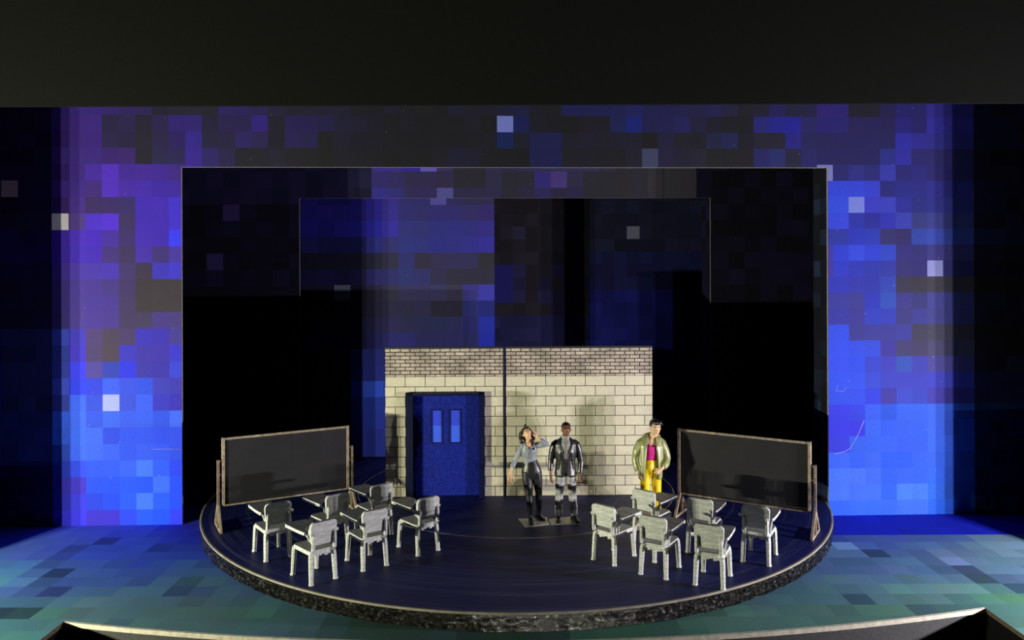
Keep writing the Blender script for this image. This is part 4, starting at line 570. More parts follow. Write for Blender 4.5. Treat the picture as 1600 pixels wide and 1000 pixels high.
DP, DU = plane_at(1.335)
def du(px, py=363): return (at(px, py, plane=(DP, DU)) - DP).dot(DU)
def dz(px, py): return at(px, py, plane=(DP, DU)).z
drop = empty('backdrop', DP + DU * du(930))
tag(drop, 'near black backdrop with one pale grey pixel square, deepest panel behind the brick walls', 'backdrop')
def drop_print(r, i, j):
    if j < 3: return lerp((0.022, 0.02, 0.03), (0.03, 0.028, 0.07), r.random() ** 2)
    return lerp((0.02, 0.018, 0.03), (0.02, 0.025, 0.18), r.random() ** 2)
local_panel('printed_cloth', drop, DP, DU, [(du(690), du(1260), DECK + 0.02, 8.0, 'lrbt')], 19.9 * 1.335 * S / FPX, du(979.5), dz(990, 353.5),
    cell_reader(DROP_PRINT, 4, drop_print), 0.03)

# ------------------------------------------------------------------ revolving stage
RV = Vector((0.004 * S, S, 0))
RR = 0.376 * S
def deck_mat():
    m, N, L, b = new_mat('scratched_navy_deck')
    o = coord(N, L)
    sep = N.new('ShaderNodeSeparateXYZ'); L.new(o, sep.inputs[0])
    ln = N.new('ShaderNodeVectorMath'); ln.operation = 'LENGTH'
    flat = N.new('ShaderNodeCombineXYZ'); L.new(sep.outputs[0], flat.inputs[0]); L.new(sep.outputs[1], flat.inputs[1])
    L.new(flat.outputs[0], ln.inputs[0])
    at2 = N.new('ShaderNodeMath'); at2.operation = 'ARCTAN2'; L.new(sep.outputs[1], at2.inputs[0]); L.new(sep.outputs[0], at2.inputs[1])
    ring = N.new('ShaderNodeCombineXYZ'); L.new(ln.outputs['Value'], ring.inputs[0]); L.new(at2.outputs[0], ring.inputs[1])
    mp = N.new('ShaderNodeMapping'); mp.inputs['Scale'].default_value = (14, 0.9, 1); L.new(ring.outputs[0], mp.inputs[0])
    f = noise(N, L, mp.outputs[0], 1.0, 6, 0.75)
    lines = ramp(N, L, f, [(0.0, (0, 0, 0)), (0.53, (0, 0, 0)), (0.575, (0.30, 0.30, 0.30)), (0.66, (1, 1, 1)), (1, (1, 1, 1))])
    g = noise(N, L, o, 1.3, 3)
    base = ramp(N, L, g, [(0.3, (0.0045, 0.008, 0.080)), (0.7, (0.008, 0.013, 0.12))])
    col = mix(N, L, lines, base, (0.065, 0.072, 0.18))
    L.new(col, b.inputs['Base Color'])
    b.inputs['Roughness'].default_value = 0.55
    b.inputs['Specular IOR Level'].default_value = 0.25
    return m
def foil_mat():
    m, N, L, b = new_mat('crinkled_black_foil')
    o = coord(N, L, (1, 1, 1.6))
    v = N.new('ShaderNodeTexVoronoi'); v.inputs['Scale'].default_value = 13; L.new(o, v.inputs['Vector'])
    f = noise(N, L, o, 15, 6, 0.8)
    h = mix(N, L, 0.5, v.outputs['Distance'], f)
    L.new(ramp(N, L, f, [(0.40, (0.006, 0.006, 0.0055)), (0.56, (0.05, 0.048, 0.045)), (0.66, (0.55, 0.54, 0.52))]), b.inputs['Base Color'])  # pale end of the ramp paints silver glints into the foil colour
    b.inputs['Metallic'].default_value = 0.6
    b.inputs['Roughness'].default_value = 0.22
    bump(N, L, b, h, 1.0, 0.2)
    return m
M_DECK = deck_mat()
M_LIP = paint('pale_lip', (0.24, 0.22, 0.18), 0.3, 0.6, scale=6)
rev = empty('revolving_stage', RV)
tag(rev, 'large round navy revolve carrying chairs, chalkboards and brick walls', 'stage turntable')
def ring_mesh(bm, prof, n=160, close=False):
    rings = [[bm.verts.new((r * math.cos(2 * math.pi * k / n), r * math.sin(2 * math.pi * k / n), z)) for k in range(n)] for r, z in prof]
    for a, b in zip(rings, rings[1:]):
        for k in range(n): bm.faces.new((a[k], a[(k + 1) % n], b[(k + 1) % n], b[k]))
    return rings
RI = 0.1976 * S
bm = bmesh.new(); r = ring_mesh(bm, [(RI + 0.012, 0.01), (RI + 0.012, DECK), (RR - 0.052, DECK), (RR - 0.052, 0.01), (RI + 0.012, 0.01)], 200); bmesh.ops.remove_doubles(bm, verts=bm.verts, dist=1e-5)
from_bm('deck', bm, M_DECK, rev)
bm = bmesh.new(); r = ring_mesh(bm, [(RI, 0.01), (RI, DECK)], 200); bm.faces.new(r[-1]); bm.faces.new(r[0][::-1])
from_bm('inner_turntable', bm, M_DECK, rev)
bm = bmesh.new(); ring_mesh(bm, [(RI - 0.006, DECK + 0.0004), (RI - 0.002, DECK + 0.0014), (RI + 0.008, DECK + 0.0014), (RI + 0.013, DECK + 0.0004)], 200)
o = from_bm('groove_edge', bm, paint('scratched_bare_edge', (0.55, 0.51, 0.42), 0.4, 0.6, scale=3), rev, smooth=True); o['label'] = 'pale worn edge of the inner ring'
bm = bmesh.new(); ring_mesh(bm, [(RR - 0.052, DECK - 0.01), (RR - 0.034, DECK + 0.001), (RR - 0.006, DECK + 0.001), (RR, DECK - 0.004), (RR, DECK - 0.020), (RR - 0.01, DECK - 0.032)], 200)
o = from_bm('edge_lip', bm, M_LIP, rev); o['label'] = 'thin pale lip around the rim'
bm = bmesh.new()
prof = [(RR - 0.01, DECK - 0.03)] + [(RR - 0.012 + 0.012 * math.sin(k * 1.9), DECK - 0.03 - (DECK - 0.04) * k / 7) for k in range(1, 8)] + [(RR - 0.04, 0.003)]
rg = ring_mesh(bm, prof, 420)
rnd = random.Random(4)
for q in rg[1:-1]:
    for v in q:
        k = 1 + rnd.uniform(-0.0022, 0.0022)
        v.co.x *= k; v.co.y *= k
o = from_bm('rim', bm, foil_mat(), rev); o['label'] = 'rim wrapped in crinkled glittery black foil'

# ------------------------------------------------------------------ brick wall flats
def brick_mat():
    m, N, L, b = new_mat('printed_brick_card')
    tc = N.new('ShaderNodeTexCoord')
    sep = N.new('ShaderNodeSeparateXYZ'); L.new(tc.outputs['Object'], sep.inputs[0])
    cmb = N.new('ShaderNodeCombineXYZ'); L.new(sep.outputs[0], cmb.inputs[0]); L.new(sep.outputs[2], cmb.inputs[1])
    def bricks(w, h, mortar, c1, c2, off):
        mp = N.new('ShaderNodeMapping'); mp.inputs['Location'].default_value = off; L.new(cmb.outputs[0], mp.inputs[0])
        t = N.new('ShaderNodeTexBrick'); L.new(mp.outputs[0], t.inputs['Vector'])
        t.inputs['Scale'].default_value = 1.0; t.inputs['Brick Width'].default_value = w; t.inputs['Row Height'].default_value = h
        t.inputs['Mortar Size'].default_value = mortar; t.inputs['Mortar Smooth'].default_value = 0.15; t.inputs['Bias'].default_value = 0
        t.inputs['Color1'].default_value = (*c1, 1); t.inputs['Color2'].default_value = (*c2, 1); t.inputs['Mortar'].default_value = (0.012, 0.011, 0.010, 1)
        t.offset = 0.5; t.offset_frequency = 2; t.squash = 1
        return t
    big = bricks(0.389, 0.1955, 0.0065, (0.60, 0.555, 0.435), (0.65, 0.605, 0.48), (0.0, 0.0, 0))
    small = bricks(0.1945, 0.0722, 0.0085, (0.47, 0.415, 0.36), (0.64, 0.56, 0.49), (0.0, 0.062, 0))
    f = noise(N, L, cmb.outputs[0], 14, 6, 0.75)
    big_c = mix(N, L, 1.0, big.outputs['Color'], ramp(N, L, f, [(0.3, (0.86, 0.86, 0.85)), (0.55, (1.03, 1.03, 1.03))]), 'MULTIPLY')
    g = noise(N, L, cmb.outputs[0], 45, 6, 0.85)
    h = noise(N, L, cmb.outputs[0], 2.2, 3, 0.6)
    grime = mix(N, L, 1.0, ramp(N, L, g, [(0.38, (0.28, 0.26, 0.25)), (0.60, (1.35, 1.32, 1.3))]), ramp(N, L, h, [(0.35, (0.62, 0.62, 0.62)), (0.65, (1.1, 1.1, 1.1))]), 'MULTIPLY')
    small_c = mix(N, L, 1.0, small.outputs['Color'], grime, 'MULTIPLY')
    st = N.new('ShaderNodeMath'); st.operation = 'GREATER_THAN'; st.inputs[1].default_value = BRICK_SPLIT; L.new(sep.outputs[2], st.inputs[0])
    L.new(mix(N, L, st.outputs[0], big_c, small_c), b.inputs['Base Color'])
    b.inputs['Roughness'].default_value = 0.75; b.inputs['Specular IOR Level'].default_value = 0.15
    return m
WL, WR = at(602.5, 777, z=DECK + 0.0016), at(1020, 773, z=DECK + 0.0016)
WU = (WR - WL).normalized()
WPL = (WL, WU)
def wu(px, py=700): return (at(px, py, plane=WPL) - WL).dot(WU)
def wz(px, py): return at(px, py, plane=WPL).z - DECK - 0.0016
BRICK_SPLIT = 12 * 0.1955
M_BRICK = brick_mat()
M_GAP = paint('black_edge_tape', (0.012, 0.012, 0.013), 0.2, 0.6)
WALL_H = wz(800, 544.5)
WYAW = math.atan2(WU.y, WU.x)
def flat_board(bm, polys, th=0.05):
    for pts in polys:
        M = Matrix(((1, 0, 0, 0), (0, 0, 1, 0), (0, 1, 0, 0), (0, 0, 0, 1)))     # (x, z, depth)
        add_prism(bm, pts, 0.0, th, M)
    bmesh.ops.recalc_face_normals(bm, faces=bm.faces)
# left flat, with the door opening cut out
dl, dr, dtop = wu(634.5), wu(757.5), wz(695, 613)
w1 = wu(786.3)
left = empty('brick_wall_flat', WL, WYAW)
tag(left, 'cream brick scenery wall with the blue double door in it', 'scenery wall', 'brick scenery walls')
bm = bmesh.new()
flat_board(bm, [[(0, 0), (dl, 0), (dl, WALL_H), (0, WALL_H)], [(dr, 0), (w1, 0), (w1, WALL_H), (dr, WALL_H)], [(dl, dtop), (dr, dtop), (dr, WALL_H), (dl, WALL_H)]])
bmesh.ops.remove_doubles(bm, verts=bm.verts, dist=1e-5)
from_bm('brick_face', bm, M_BRICK, left)
bm = bmesh.new(); add_box(bm, (-0.005, -0.012, WALL_H), (w1, 0.056, WALL_H + 0.04)); from_bm('top_cap', bm, M_GAP, left)['label'] = 'black strip along the top edge'
bm = bmesh.new(); add_box(bm, (w1, -0.006, 0), (wu(788.4), 0.05, WALL_H + 0.03)); from_bm('edge_strip', bm, M_GAP, left)['label'] = 'black strip down the joint'
def door_mat():
    m, N, L, b = new_mat('glittery_blue_door')
    o = coord(N, L)
    f = noise(N, L, o, 60, 4, 0.8)
    v = N.new('ShaderNodeTexVoronoi'); v.inputs['Scale'].default_value = 34; L.new(o, v.inputs['Vector'])
    base = ramp(N, L, noise(N, L, o, 26, 6, 0.9), [(0.36, (0.0008, 0.004, 0.11)), (0.52, (0.003, 0.011, 0.22)), (0.66, (0.014, 0.032, 0.42))])
    spark = ramp(N, L, v.outputs['Distance'], [(0.0, (0.10, 0.14, 0.4)), (0.20, (0, 0, 0))])
    L.new(mix(N, L, 1.0, base, spark, 'ADD'), b.inputs['Base Color'])
    b.inputs['Roughness'].default_value = 0.5; b.inputs['Specular IOR Level'].default_value = 0.2
    bump(N, L, b, f, 0.25, 0.01)
    return m
M_DOOR = door_mat()
M_JAMB = paint('dark_blue_jamb', (0.001, 0.003, 0.035), 0.8, 0.4, scale=20, spec=0.4)
JW = 0.145
bm = bmesh.new()
for a, b_ in ((dl, dl + JW), (dr - JW * 0.8, dr)):
    add_box(bm, (a, -0.10, 0.0), (b_, 0.12, dtop))
add_box(bm, (dl, -0.10, dtop - 0.055), (dr, 0.12, dtop))
frame = from_bm('door_frame', bm, M_JAMB, left, bevel=0.008); frame['label'] = 'dark blue door frame standing proud of the bricks'
bm = bmesh.new()
dz0 = 0.012
wx = [wu(675), wu(690), wu(703.5), wu(719)]
wz0, wz1 = wz(690, 692), wz(690, 642)
for a, b_, c_, d_ in ((dl + JW, dr - JW * 0.8, dz0, wz0), (dl + JW, dr - JW * 0.8, wz1, dtop - 0.05), (dl + JW, wx[0], wz0, wz1), (wx[1], wx[2], wz0, wz1), (wx[3], dr - JW * 0.8, wz0, wz1)):
    add_box(bm, (a, 0.055, c_), (b_, 0.10, d_))
door = from_bm('door', bm, M_DOOR, left)
def pane_mat():
    m, N, L, b = new_mat('blue_window_gel')
    o = coord(N, L); sep = N.new('ShaderNodeSeparateXYZ'); L.new(o, sep.inputs[0])
    st = N.new('ShaderNodeMath'); st.operation = 'GREATER_THAN'; st.inputs[1].default_value = wz(690, 666); L.new(sep.outputs[2], st.inputs[0])
    L.new(mix(N, L, st.outputs[0], (0.045, 0.115, 0.85), (0.033, 0.062, 0.68)), b.inputs['Base Color'])
    b.inputs['Roughness'].default_value = 0.5; b.inputs['Specular IOR Level'].default_value = 0.2
    return m
M_PANE = pane_mat()
for a, b_ in ((wx[0], wx[1]), (wx[2], wx[3])):
    bm = bmesh.new(); add_box(bm, (a, 0.062, wz0), (b_, 0.09, wz1)); from_bm('window_pane', bm, M_PANE, door)['label'] = 'narrow bright blue window pane'
    bm = bmesh.new(); t = 0.022
    for p, q in (((a - t, wz0 - t), (a, wz1 + t)), ((b_, wz0 - t), (b_ + t, wz1 + t)), ((a, wz0 - t), (b_, wz0)), ((a, wz1), (b_, wz1 + t))):
        add_box(bm, (p[0], 0.045, p[1]), (q[0], 0.056, q[1]))
    from_bm('window_trim', bm, M_JAMB, door)
# right flat
w2 = wu(791.0); w3 = wu(1019.5)
right = empty('brick_wall_flat', WL + WU * w2, WYAW)
tag(right, 'plain cream brick scenery wall without a door, behind the two standing figures', 'scenery wall', 'brick scenery walls')
bm = bmesh.new(); flat_board(bm, [[(0, 0), (w3 - w2, 0), (w3 - w2, WALL_H), (0, WALL_H)]]); from_bm('brick_face', bm, M_BRICK, right)
bm = bmesh.new(); add_box(bm, (-0.005, -0.012, WALL_H), (w3 - w2, 0.056, WALL_H + 0.04)); from_bm('top_cap', bm, M_GAP, right)['label'] = 'black strip along the top edge'

# ------------------------------------------------------------------ chalkboards
def slate_mat():
    m, N, L, b = new_mat('dusty_slate')
    o = coord(N, L)
    f = noise(N, L, coord(N, L, (0.6, 1, 1.0)), 3.0, 5, 0.65)
    g = noise(N, L, o, 60, 5, 0.8)
    c = mix(N, L, 0.45, ramp(N, L, f, [(0.3, (0.007, 0.0068, 0.0095)), (0.7, (0.018, 0.0172, 0.023))]), ramp(N, L, g, [(0.3, (0.004, 0.004, 0.006)), (0.75, (0.040, 0.038, 0.050))]))
    L.new(c, b.inputs['Base Color'])
    b.inputs['Roughness'].default_value = 0.7; b.inputs['Specular IOR Level'].default_value = 0.25
    return m
M_SLATE = slate_mat()
M_WOOD = paint('weathered_wood_strip', (0.30, 0.235, 0.175), 0.5, 0.7, scale=18, bumps=0.3)
M_WOOD_DK = paint('dark_wood_strip', (0.17, 0.125, 0.09), 0.5, 0.7, scale=18, bumps=0.3)
def chalkboard(pl, pr, label, tucked=False):
    a, b_ = Vector(pl), Vector(pr)
    u = (b_ - a).normalized(); L_ = (b_ - a).length
    t = empty('chalkboard', (a + b_) / 2 + Vector((0, 0, 0.0016)), math.atan2(u.y, u.x))
    tag(t, label, 'chalkboard', 'wheeled-out chalkboards on the revolve')
    h = L_ / 2
    z0, z1 = 0.37, 1.545
    fr = 0.038
    hl = h + 0.045 if tucked else h
    bm = bmesh.new(); add_box(bm, (-hl + 0.055, -0.018, z0 + 0.02), (h - 0.055, 0.018, z1 - 0.02)); from_bm('slate', bm, M_SLATE, t)
    bm = bmesh.new()
    add_box(bm, (-hl + 0.045, -0.032, z1 - fr), (h - 0.045, 0.032, z1)); add_box(bm, (-hl + 0.045, -0.032, z0), (h - 0.045, 0.032, z0 + fr * 0.7))
    add_box(bm, (-hl + 0.045, -0.036, z0), (-hl + 0.045 + fr * 1.2, 0.036, z1 + 0.004)); add_box(bm, (h - 0.045 - fr * 1.2, -0.036, z0), (h - 0.045, 0.036, z1 + 0.004))
    from_bm('frame', bm, M_WOOD, t, bevel=0.004, seg=1)
    for s in (-1, 1):
        x0, x1 = sorted((s * (h - 0.005), s * (h + 0.035)))
        y0 = 0.0
        if tucked and s < 0: x0, x1, y0 = -h + 0.02, -h + 0.06, 0.075      # this post stands behind the frame
        bm = bmesh.new(); add_box(bm, (x0, y0 - 0.03, 0.0), (x1, y0 + 0.03, 1.17)); post = from_bm('leg', bm, M_WOOD_DK, t, bevel=0.004, seg=1)
        bm = bmesh.new()
        D = 0.30
        for q in (-1, 1):
            add_tube(bm, [((x0 + x1) / 2, q * 0.02, 0.40, 0.02), ((x0 + x1) / 2, q * D, 0.012, 0.02)], 4, square=True)
        add_box(bm, (x0 + 0.002, -D - 0.02, 0.0), (x1 - 0.002, D + 0.02, 0.036))
        from_bm('foot', bm, M_WOOD, post)
        for zb in (0.62, 0.9, 1.13):
            if y0: continue
            bm = bmesh.new(); add_box(bm, (min(s * (h - 0.05), s * (h - 0.0)), -0.014, zb), (max(s * (h - 0.05), s * (h - 0.0)), 0.014, zb + 0.03))
            from_bm('bracket', bm, M_WOOD_DK, t)
    return t
def midpoint(a, b_): return (at(*a, z=DECK) + at(*b_, z=DECK)) / 2
chalkboard(midpoint((335, 818), (350.5, 833)), midpoint((541, 789), (556.5, 800)), 'black chalkboard in a thin wooden frame at the left side of the revolve')
chalkboard(midpoint((1051, 810), (1068.5, 796)), midpoint((1263, 848), (1281, 827)), 'black chalkboard in a thin wooden frame at the right side of the revolve', True)

# ------------------------------------------------------------------ tablet-arm chairs
def chair_mat():
    m, N, L, b = new_mat('grey_printed_plastic')
    o = coord(N, L)
    streak = noise(N, L, coord(N, L, (9, 9, 60)), 1.0, 5, 0.75)
    f = noise(N, L, o, 45, 5, 0.8)
    h = mix(N, L, 0.45, streak, f)
    L.new(ramp(N, L, h, [(0.36, (0.24, 0.25, 0.24)), (0.50, (0.50, 0.51, 0.50)), (0.62, (0.76, 0.77, 0.75))]), b.inputs['Base Color'])
    b.inputs['Roughness'].default_value = 0.45; b.inputs['Metallic'].default_value = 0.1
    bump(N, L, b, h, 0.35, 0.01)
    return m
M_CHAIR = chair_mat()
def rounded(pts, r, seg=4):
    out = []
    n = len(pts)
    for i in range(n):
        p0, p, p1 = Vector(pts[i - 1]), Vector(pts[i]), Vector(pts[(i + 1) % n])
        a = (p0 - p).normalized(); c = (p1 - p).normalized()
        q = min(r, (p0 - p).length / 2.2, (p1 - p).length / 2.2)
        for k in range(seg + 1):
            t = k / seg
            v = (p + a * q) * (1 - t) ** 2 + p * 2 * t * (1 - t) + (p + c * q) * t ** 2
            out.append((v.x, v.y))
    return out
def make_chair(side):
    t = empty('tablet_arm_chair')
    hw, yb, yf = 0.178, -0.25, 0.27
    bm = bmesh.new(); add_prism(bm, rounded([(-0.20, -0.235), (0.20, -0.235), (0.205, 0.25), (-0.205, 0.25)], 0.06), 0.405, 0.462)
    for k in range(7):
        x = -0.15 + 0.05 * k
        add_box(bm, (x, -0.232, 0.39 - 0.014 * ((k * 5) % 3)), (x + 0.045, -0.20, 0.41))
    from_bm('seat', bm, M_CHAIR, t, bevel=0.008)
    for sx in (-1, 1):
        for y in (yb, yf):
            fl = 1 if y < 0 else -1
            bm = bmesh.new()
            add_tube(bm, [(sx * (hw - 0.075), y * 0.80, 0.432, 0.026), (sx * (hw - 0.030), y * 0.88, 0.430, 0.031), (sx * (hw - 0.004), y * 0.93, 0.405, 0.034), (sx * (hw + 0.002), y * 0.945, 0.34, 0.034),
                          (sx * (hw + 0.008), y * 1.0, 0.15, 0.032), (sx * (hw + 0.012), y * 1.03, 0.030, 0.029), (sx * (hw + 0.014), y * 1.04, 0.012, 0.034), (sx * (hw + 0.014), y * 1.04, 0.0, 0.035)], 8, square=True)
            from_bm('leg', bm, M_CHAIR, t, smooth=False, bevel=0.006, seg=2)
    # backrest, leaning back a little
    MB = Matrix.Translation((0, -0.215, 0.455)) @ Matrix.Rotation(R(6), 4, 'X') @ Matrix(((1, 0, 0, 0), (0, 0, -1, 0), (0, 1, 0, 0), (0, 0, 0, 1)))
    bm = bmesh.new(); add_prism(bm, rounded([(-0.185, 0.085), (0.185, 0.085), (0.212, 0.415), (-0.212, 0.415)], 0.085, 6), -0.014, 0.034, MB)
    back = from_bm('backrest', bm, M_CHAIR, t, bevel=0.010)
    for sx in (-1, 1):
        bm = bmesh.new()
        add_tube(bm, [(sx * 0.165, -0.02, 0.02, 0.026, 0.026), (sx * 0.168, 0.02, 0.06, 0.026, 0.026), (sx * 0.168, 0.12, 0.055, 0.026, 0.024), (sx * 0.165, 0.235, 0.05, 0.024, 0.02), (sx * 0.158, 0.25, 0.03, 0.018, 0.014)], 8, square=True,
                 M=Matrix.Translation((0, -0.215, 0.455)) @ Matrix.Rotation(R(6), 4, 'X') @ Matrix(((1, 0, 0, 0), (0, 0, -1, 0), (0, 1, 0, 0), (0, 0, 0, 1))))
        from_bm('back_post', bm, M_CHAIR, t, bevel=0.005, seg=1)
    s = side
    TZ = 0.672 if s < 0 else 0.628
    top = [(0.232 * s, -0.13), (0.245 * s, 0.10), (0.245 * s, 0.42), (0.20 * s, 0.44), (-0.07 * s, 0.42), (-0.11 * s, 0.38), (-0.10 * s, 0.20), (0.04 * s, 0.08), (0.165 * s, -0.02), (0.185 * s, -0.13)]
    if s < 0: top = top[::-1]
    bm = bmesh.new(); add_prism(bm, rounded(top, 0.03, 3), TZ, TZ + 0.044)
    from_bm('writing_tablet', bm, M_CHAIR, t, bevel=0.006, seg=1)
    bm = bmesh.new()
    add_tube(bm, [(0.185 * s, -0.17, 0.44, 0.016, 0.026), (0.190 * s, -0.165, 0.55, 0.016, 0.026), (0.192 * s, -0.145, TZ - 0.04, 0.016, 0.032), (0.190 * s, -0.08, TZ - 0.007, 0.016, 0.020), (0.17 * s, 0.06, TZ + 0.006, 0.014, 0.010)], 8, square=True, ref=(1, 0, 0))
    if s < 0:
        bm.clear(); add_tube(bm, [(0.178 * s, -0.205, 0.60, 0.014, 0.020), (0.185 * s, -0.185, 0.65, 0.014, 0.022), (0.19 * s, -0.09, TZ + 0.004, 0.014, 0.012)], 8, square=True, ref=(1, 0, 0))
    from_bm('tablet_bracket', bm, M_CHAIR, t, bevel=0.004, seg=1)
    bm = bmesh.new(); add_tube(bm, [(-0.205 * s, -0.24, 0.70, 0.03, 0.02), (-0.25 * s, -0.23, 0.69, 0.025, 0.014)], 6)
    from_bm('side_nub', bm, M_CHAIR, t)
    return t
def copy_tree(o, parent=None):
    c = o.copy(); C.objects.link(c); c.parent = parent
    for ch in [x for x in bpy.data.objects if x.parent == o]: copy_tree(ch, c)
    return c
CH = 'grey tablet-arm school chair'
chairs_left = [
    ((416, 877), (452.5, 869), CH + ' under the left chalkboard, farthest left, half its back shadowed'),
    ((486.5, 914.5), (523, 903.5), CH + ' nearest the front rim in the left group'),
    ((510, 861), (543, 852), CH + ' at the right foot of the left chalkboard'),
    ((567.3, 892), (603, 883), CH + ' just right of the left group\'s frontmost chair'),
    ((580, 842), (611, 834.5), CH + ' farthest back in the left group, below the door wall\'s left edge'),
    ((653.5, 868), (683, 859.5), CH + ' standing alone in front of the blue door'),
]
chairs_right = [
    ((928, 874), (960.5, 883.5), CH + ' leftmost of the right group, beside the figure in black blazer'),
    ((991.8, 846), (1022, 853.5), CH + ' directly in front of the figure in yellow trousers'),
    ((1002.8, 897), (1040, 904.8), CH + ' just left of the right group\'s frontmost chair'),
    ((1076, 862.8), (1112, 869), CH + ' behind the right group\'s frontmost chair'),
    ((1088, 913.8), (1129, 920.6), CH + ' nearest the front rim in the right group'),
    ((1161.5, 877.3), (1201, 884), CH + ' farthest right, its back shadowed, below the right chalkboard'),
]
for lst, side, grp in ((chairs_left, -1, 'tablet-arm chairs facing the left chalkboard'), (chairs_right, 1, 'tablet-arm chairs facing the right chalkboard')):
    proto = make_chair(side)
    for k, (rl, rr_, lab) in enumerate(lst):
        o = proto if k == 0 else copy_tree(proto)
        a, b_ = at(*rl, z=DECK), at(*rr_, z=DECK)
        yaw = math.atan2((b_ - a).y, (b_ - a).x)
        mid = (a + b_) / 2
        o.location = mid + Vector((-math.sin(yaw), math.cos(yaw), 0)) * 0.25
        o.location.z = DECK + 0.0016
        o.rotation_euler = (0, 0, yaw)
        tag(o, lab, 'chair', grp)

#@@PEOPLE
# ------------------------------------------------------------------ people (three painted figures)
def skin_mat(name, col, dark, lip):
    m, N, L, b = new_mat(name)
    a = N.new('ShaderNodeAttribute'); a.attribute_name = 'feature'
    sep = N.new('ShaderNodeSeparateColor'); L.new(a.outputs['Color'], sep.inputs[0])
    f = noise(N, L, coord(N, L), 14, 4)
    base = ramp(N, L, f, [(0.3, tuple(c * 0.85 for c in col)), (0.7, col)])
    c1 = mix(N, L, sep.outputs[0], base, dark)
    c2 = mix(N, L, sep.outputs[1], c1, lip)
    c3 = mix(N, L, sep.outputs[2], c2, (0.75, 0.72, 0.68))
    L.new(c3, b.inputs['Base Color'])
    b.inputs['Roughness'].default_value = 0.42
    return m
def add_hand(bm, M, curl=0.35, s=1.0, left=True):
    """palm and five fingers; local frame: fingers along -Z, palm faces -Y, thumb on +X when left"""
    k = 1 if left else -1
    add_tube(bm, [(0, 0, 0.03, 0.026, 0.022), (0, 0, 0.0, 0.028, 0.021), (0, 0, -0.045, 0.040, 0.019), (0, -0.002, -0.085, 0.042, 0.017), (0, -0.002, -0.098, 0.036, 0.013)], 12, M=M, )
    for i, (x, ln, r) in enumerate(((0.030, 0.074, 0.0098), (0.010, 0.083, 0.0102), (-0.011, 0.077, 0.0098), (-0.031, 0.060, 0.0088))):
        x *= k
        a1, a2, a3 = curl * 0.6, curl * 1.5, curl * 2.2
        p = Vector((x, 0, -0.088)); pts = [(*p, r)]
        for a, seg in ((a1, 0.46), (a2, 0.31), (a3, 0.23)):
            p = p + Vector((x * 0.10, -math.sin(a), -math.cos(a))) * (ln * seg)
            r *= 0.94
            pts.append((*p, r))
        add_tube(bm, pts, 8, M=M)
        add_ball(bm, pts[-1][:3], (r, r, r), M=M, seg=8)
    t = [(0.026 * k, -0.004, -0.02, 0.014), (0.052 * k, -0.016, -0.05, 0.0125), (0.060 * k, -0.028, -0.082, 0.011), (0.058 * k, -0.036, -0.103, 0.009)]
    add_tube(bm, t, 8, M=M)
    add_ball(bm, t[-1][:3], (0.009, 0.009, 0.010), M=M, seg=8)
def frame_to(p, down, palm):
    """matrix placing a hand at p, fingers along 'down', palm facing 'palm'"""
    z = -Vector(down).normalized(); y = -Vector(palm); y = (y - z * y.dot(z)).normalized(); x = y.cross(z)
    m = Matrix((x, y, z)).transposed().to_4x4(); m.translation = Vector(p)
    return m
def head_matrix(c, yaw=0, pitch=0, roll=0):
    return Matrix.Translation(c) @ Matrix.Rotation(R(yaw), 4, 'Z') @ Matrix.Rotation(R(roll), 4, 'Y') @ Matrix.Rotation(R(pitch), 4, 'X')
def add_head(bm, H, s=1.0, jaw=1.0):
    """head facing -Y around its centre (about 23 cm tall)"""
    add_ball(bm, (0, 0.012, 0.028), (0.078 * s, 0.096 * s, 0.092 * s), M=H)
    add_tube(bm, [(0, -0.008, 0.04, 0.072, 0.085), (0, -0.012, -0.01, 0.070, 0.080), (0, -0.018, -0.055, 0.058 * jaw, 0.068), (0, -0.028, -0.09, 0.040 * jaw, 0.050), (0, -0.034, -0.110, 0.024 * jaw, 0.030)], 16, M=H)
    add_tube(bm, [(0, -0.084, 0.022, 0.010, 0.010), (0, -0.102, -0.008, 0.012, 0.012), (0, -0.114, -0.028, 0.015, 0.013), (0, -0.098, -0.040, 0.012, 0.010)], 8, M=H, ref=(1, 0, 0))
    for s_ in (-1, 1):
        add_ball(bm, (0.013 * s_, -0.098, -0.032), (0.010, 0.010, 0.008), M=H, seg=8)
        add_ball(bm, (0.079 * s_, 0.008, -0.004), (0.012, 0.024, 0.032), M=H, seg=10)
        add_tube(bm, [(0.014 * s_, -0.086, 0.036, 0.008), (0.034 * s_, -0.085, 0.042, 0.009), (0.054 * s_, -0.070, 0.034, 0.008)], 8, M=H, ref=(0, 0, 1))
    add_tube(bm, [(-0.026, -0.082, -0.062, 0.007), (0, -0.094, -0.060, 0.010), (0.026, -0.082, -0.062, 0.007)], 8, M=H, ref=(0, 0, 1))
    add_ball(bm, (0, -0.070, -0.098), (0.022 * jaw, 0.018, 0.016), M=H, seg=10)
def face_paint(o, H):
    me = o.data
    a = me.attributes.new('feature', 'FLOAT_COLOR', 'POINT')
    inv = H.inverted()
    for v in me.vertices:
        p = inv @ v.co
        c = [0.0, 0.0, 0.0]
        if p.y < -0.05 and abs(p.z) < 0.13:
            for s_ in (-1, 1):
                dx, dz_ = p.x - 0.033 * s_, p.z - 0.018
                if (dx / 0.015) ** 2 + (dz_ / 0.007) ** 2 < 1: c[2] = 0.25
                if (dx / 0.009) ** 2 + (dz_ / 0.010) ** 2 < 1: c[0], c[2] = 1.0, 0.0
                if abs(dx) < 0.024 and abs(p.z - 0.042) < 0.0065: c[0] = 0.9
            if abs(p.x) < 0.027 and abs(p.z + 0.062) < 0.011: c[1] = 0.8
        a.data[v.index].color = (*c, 1)
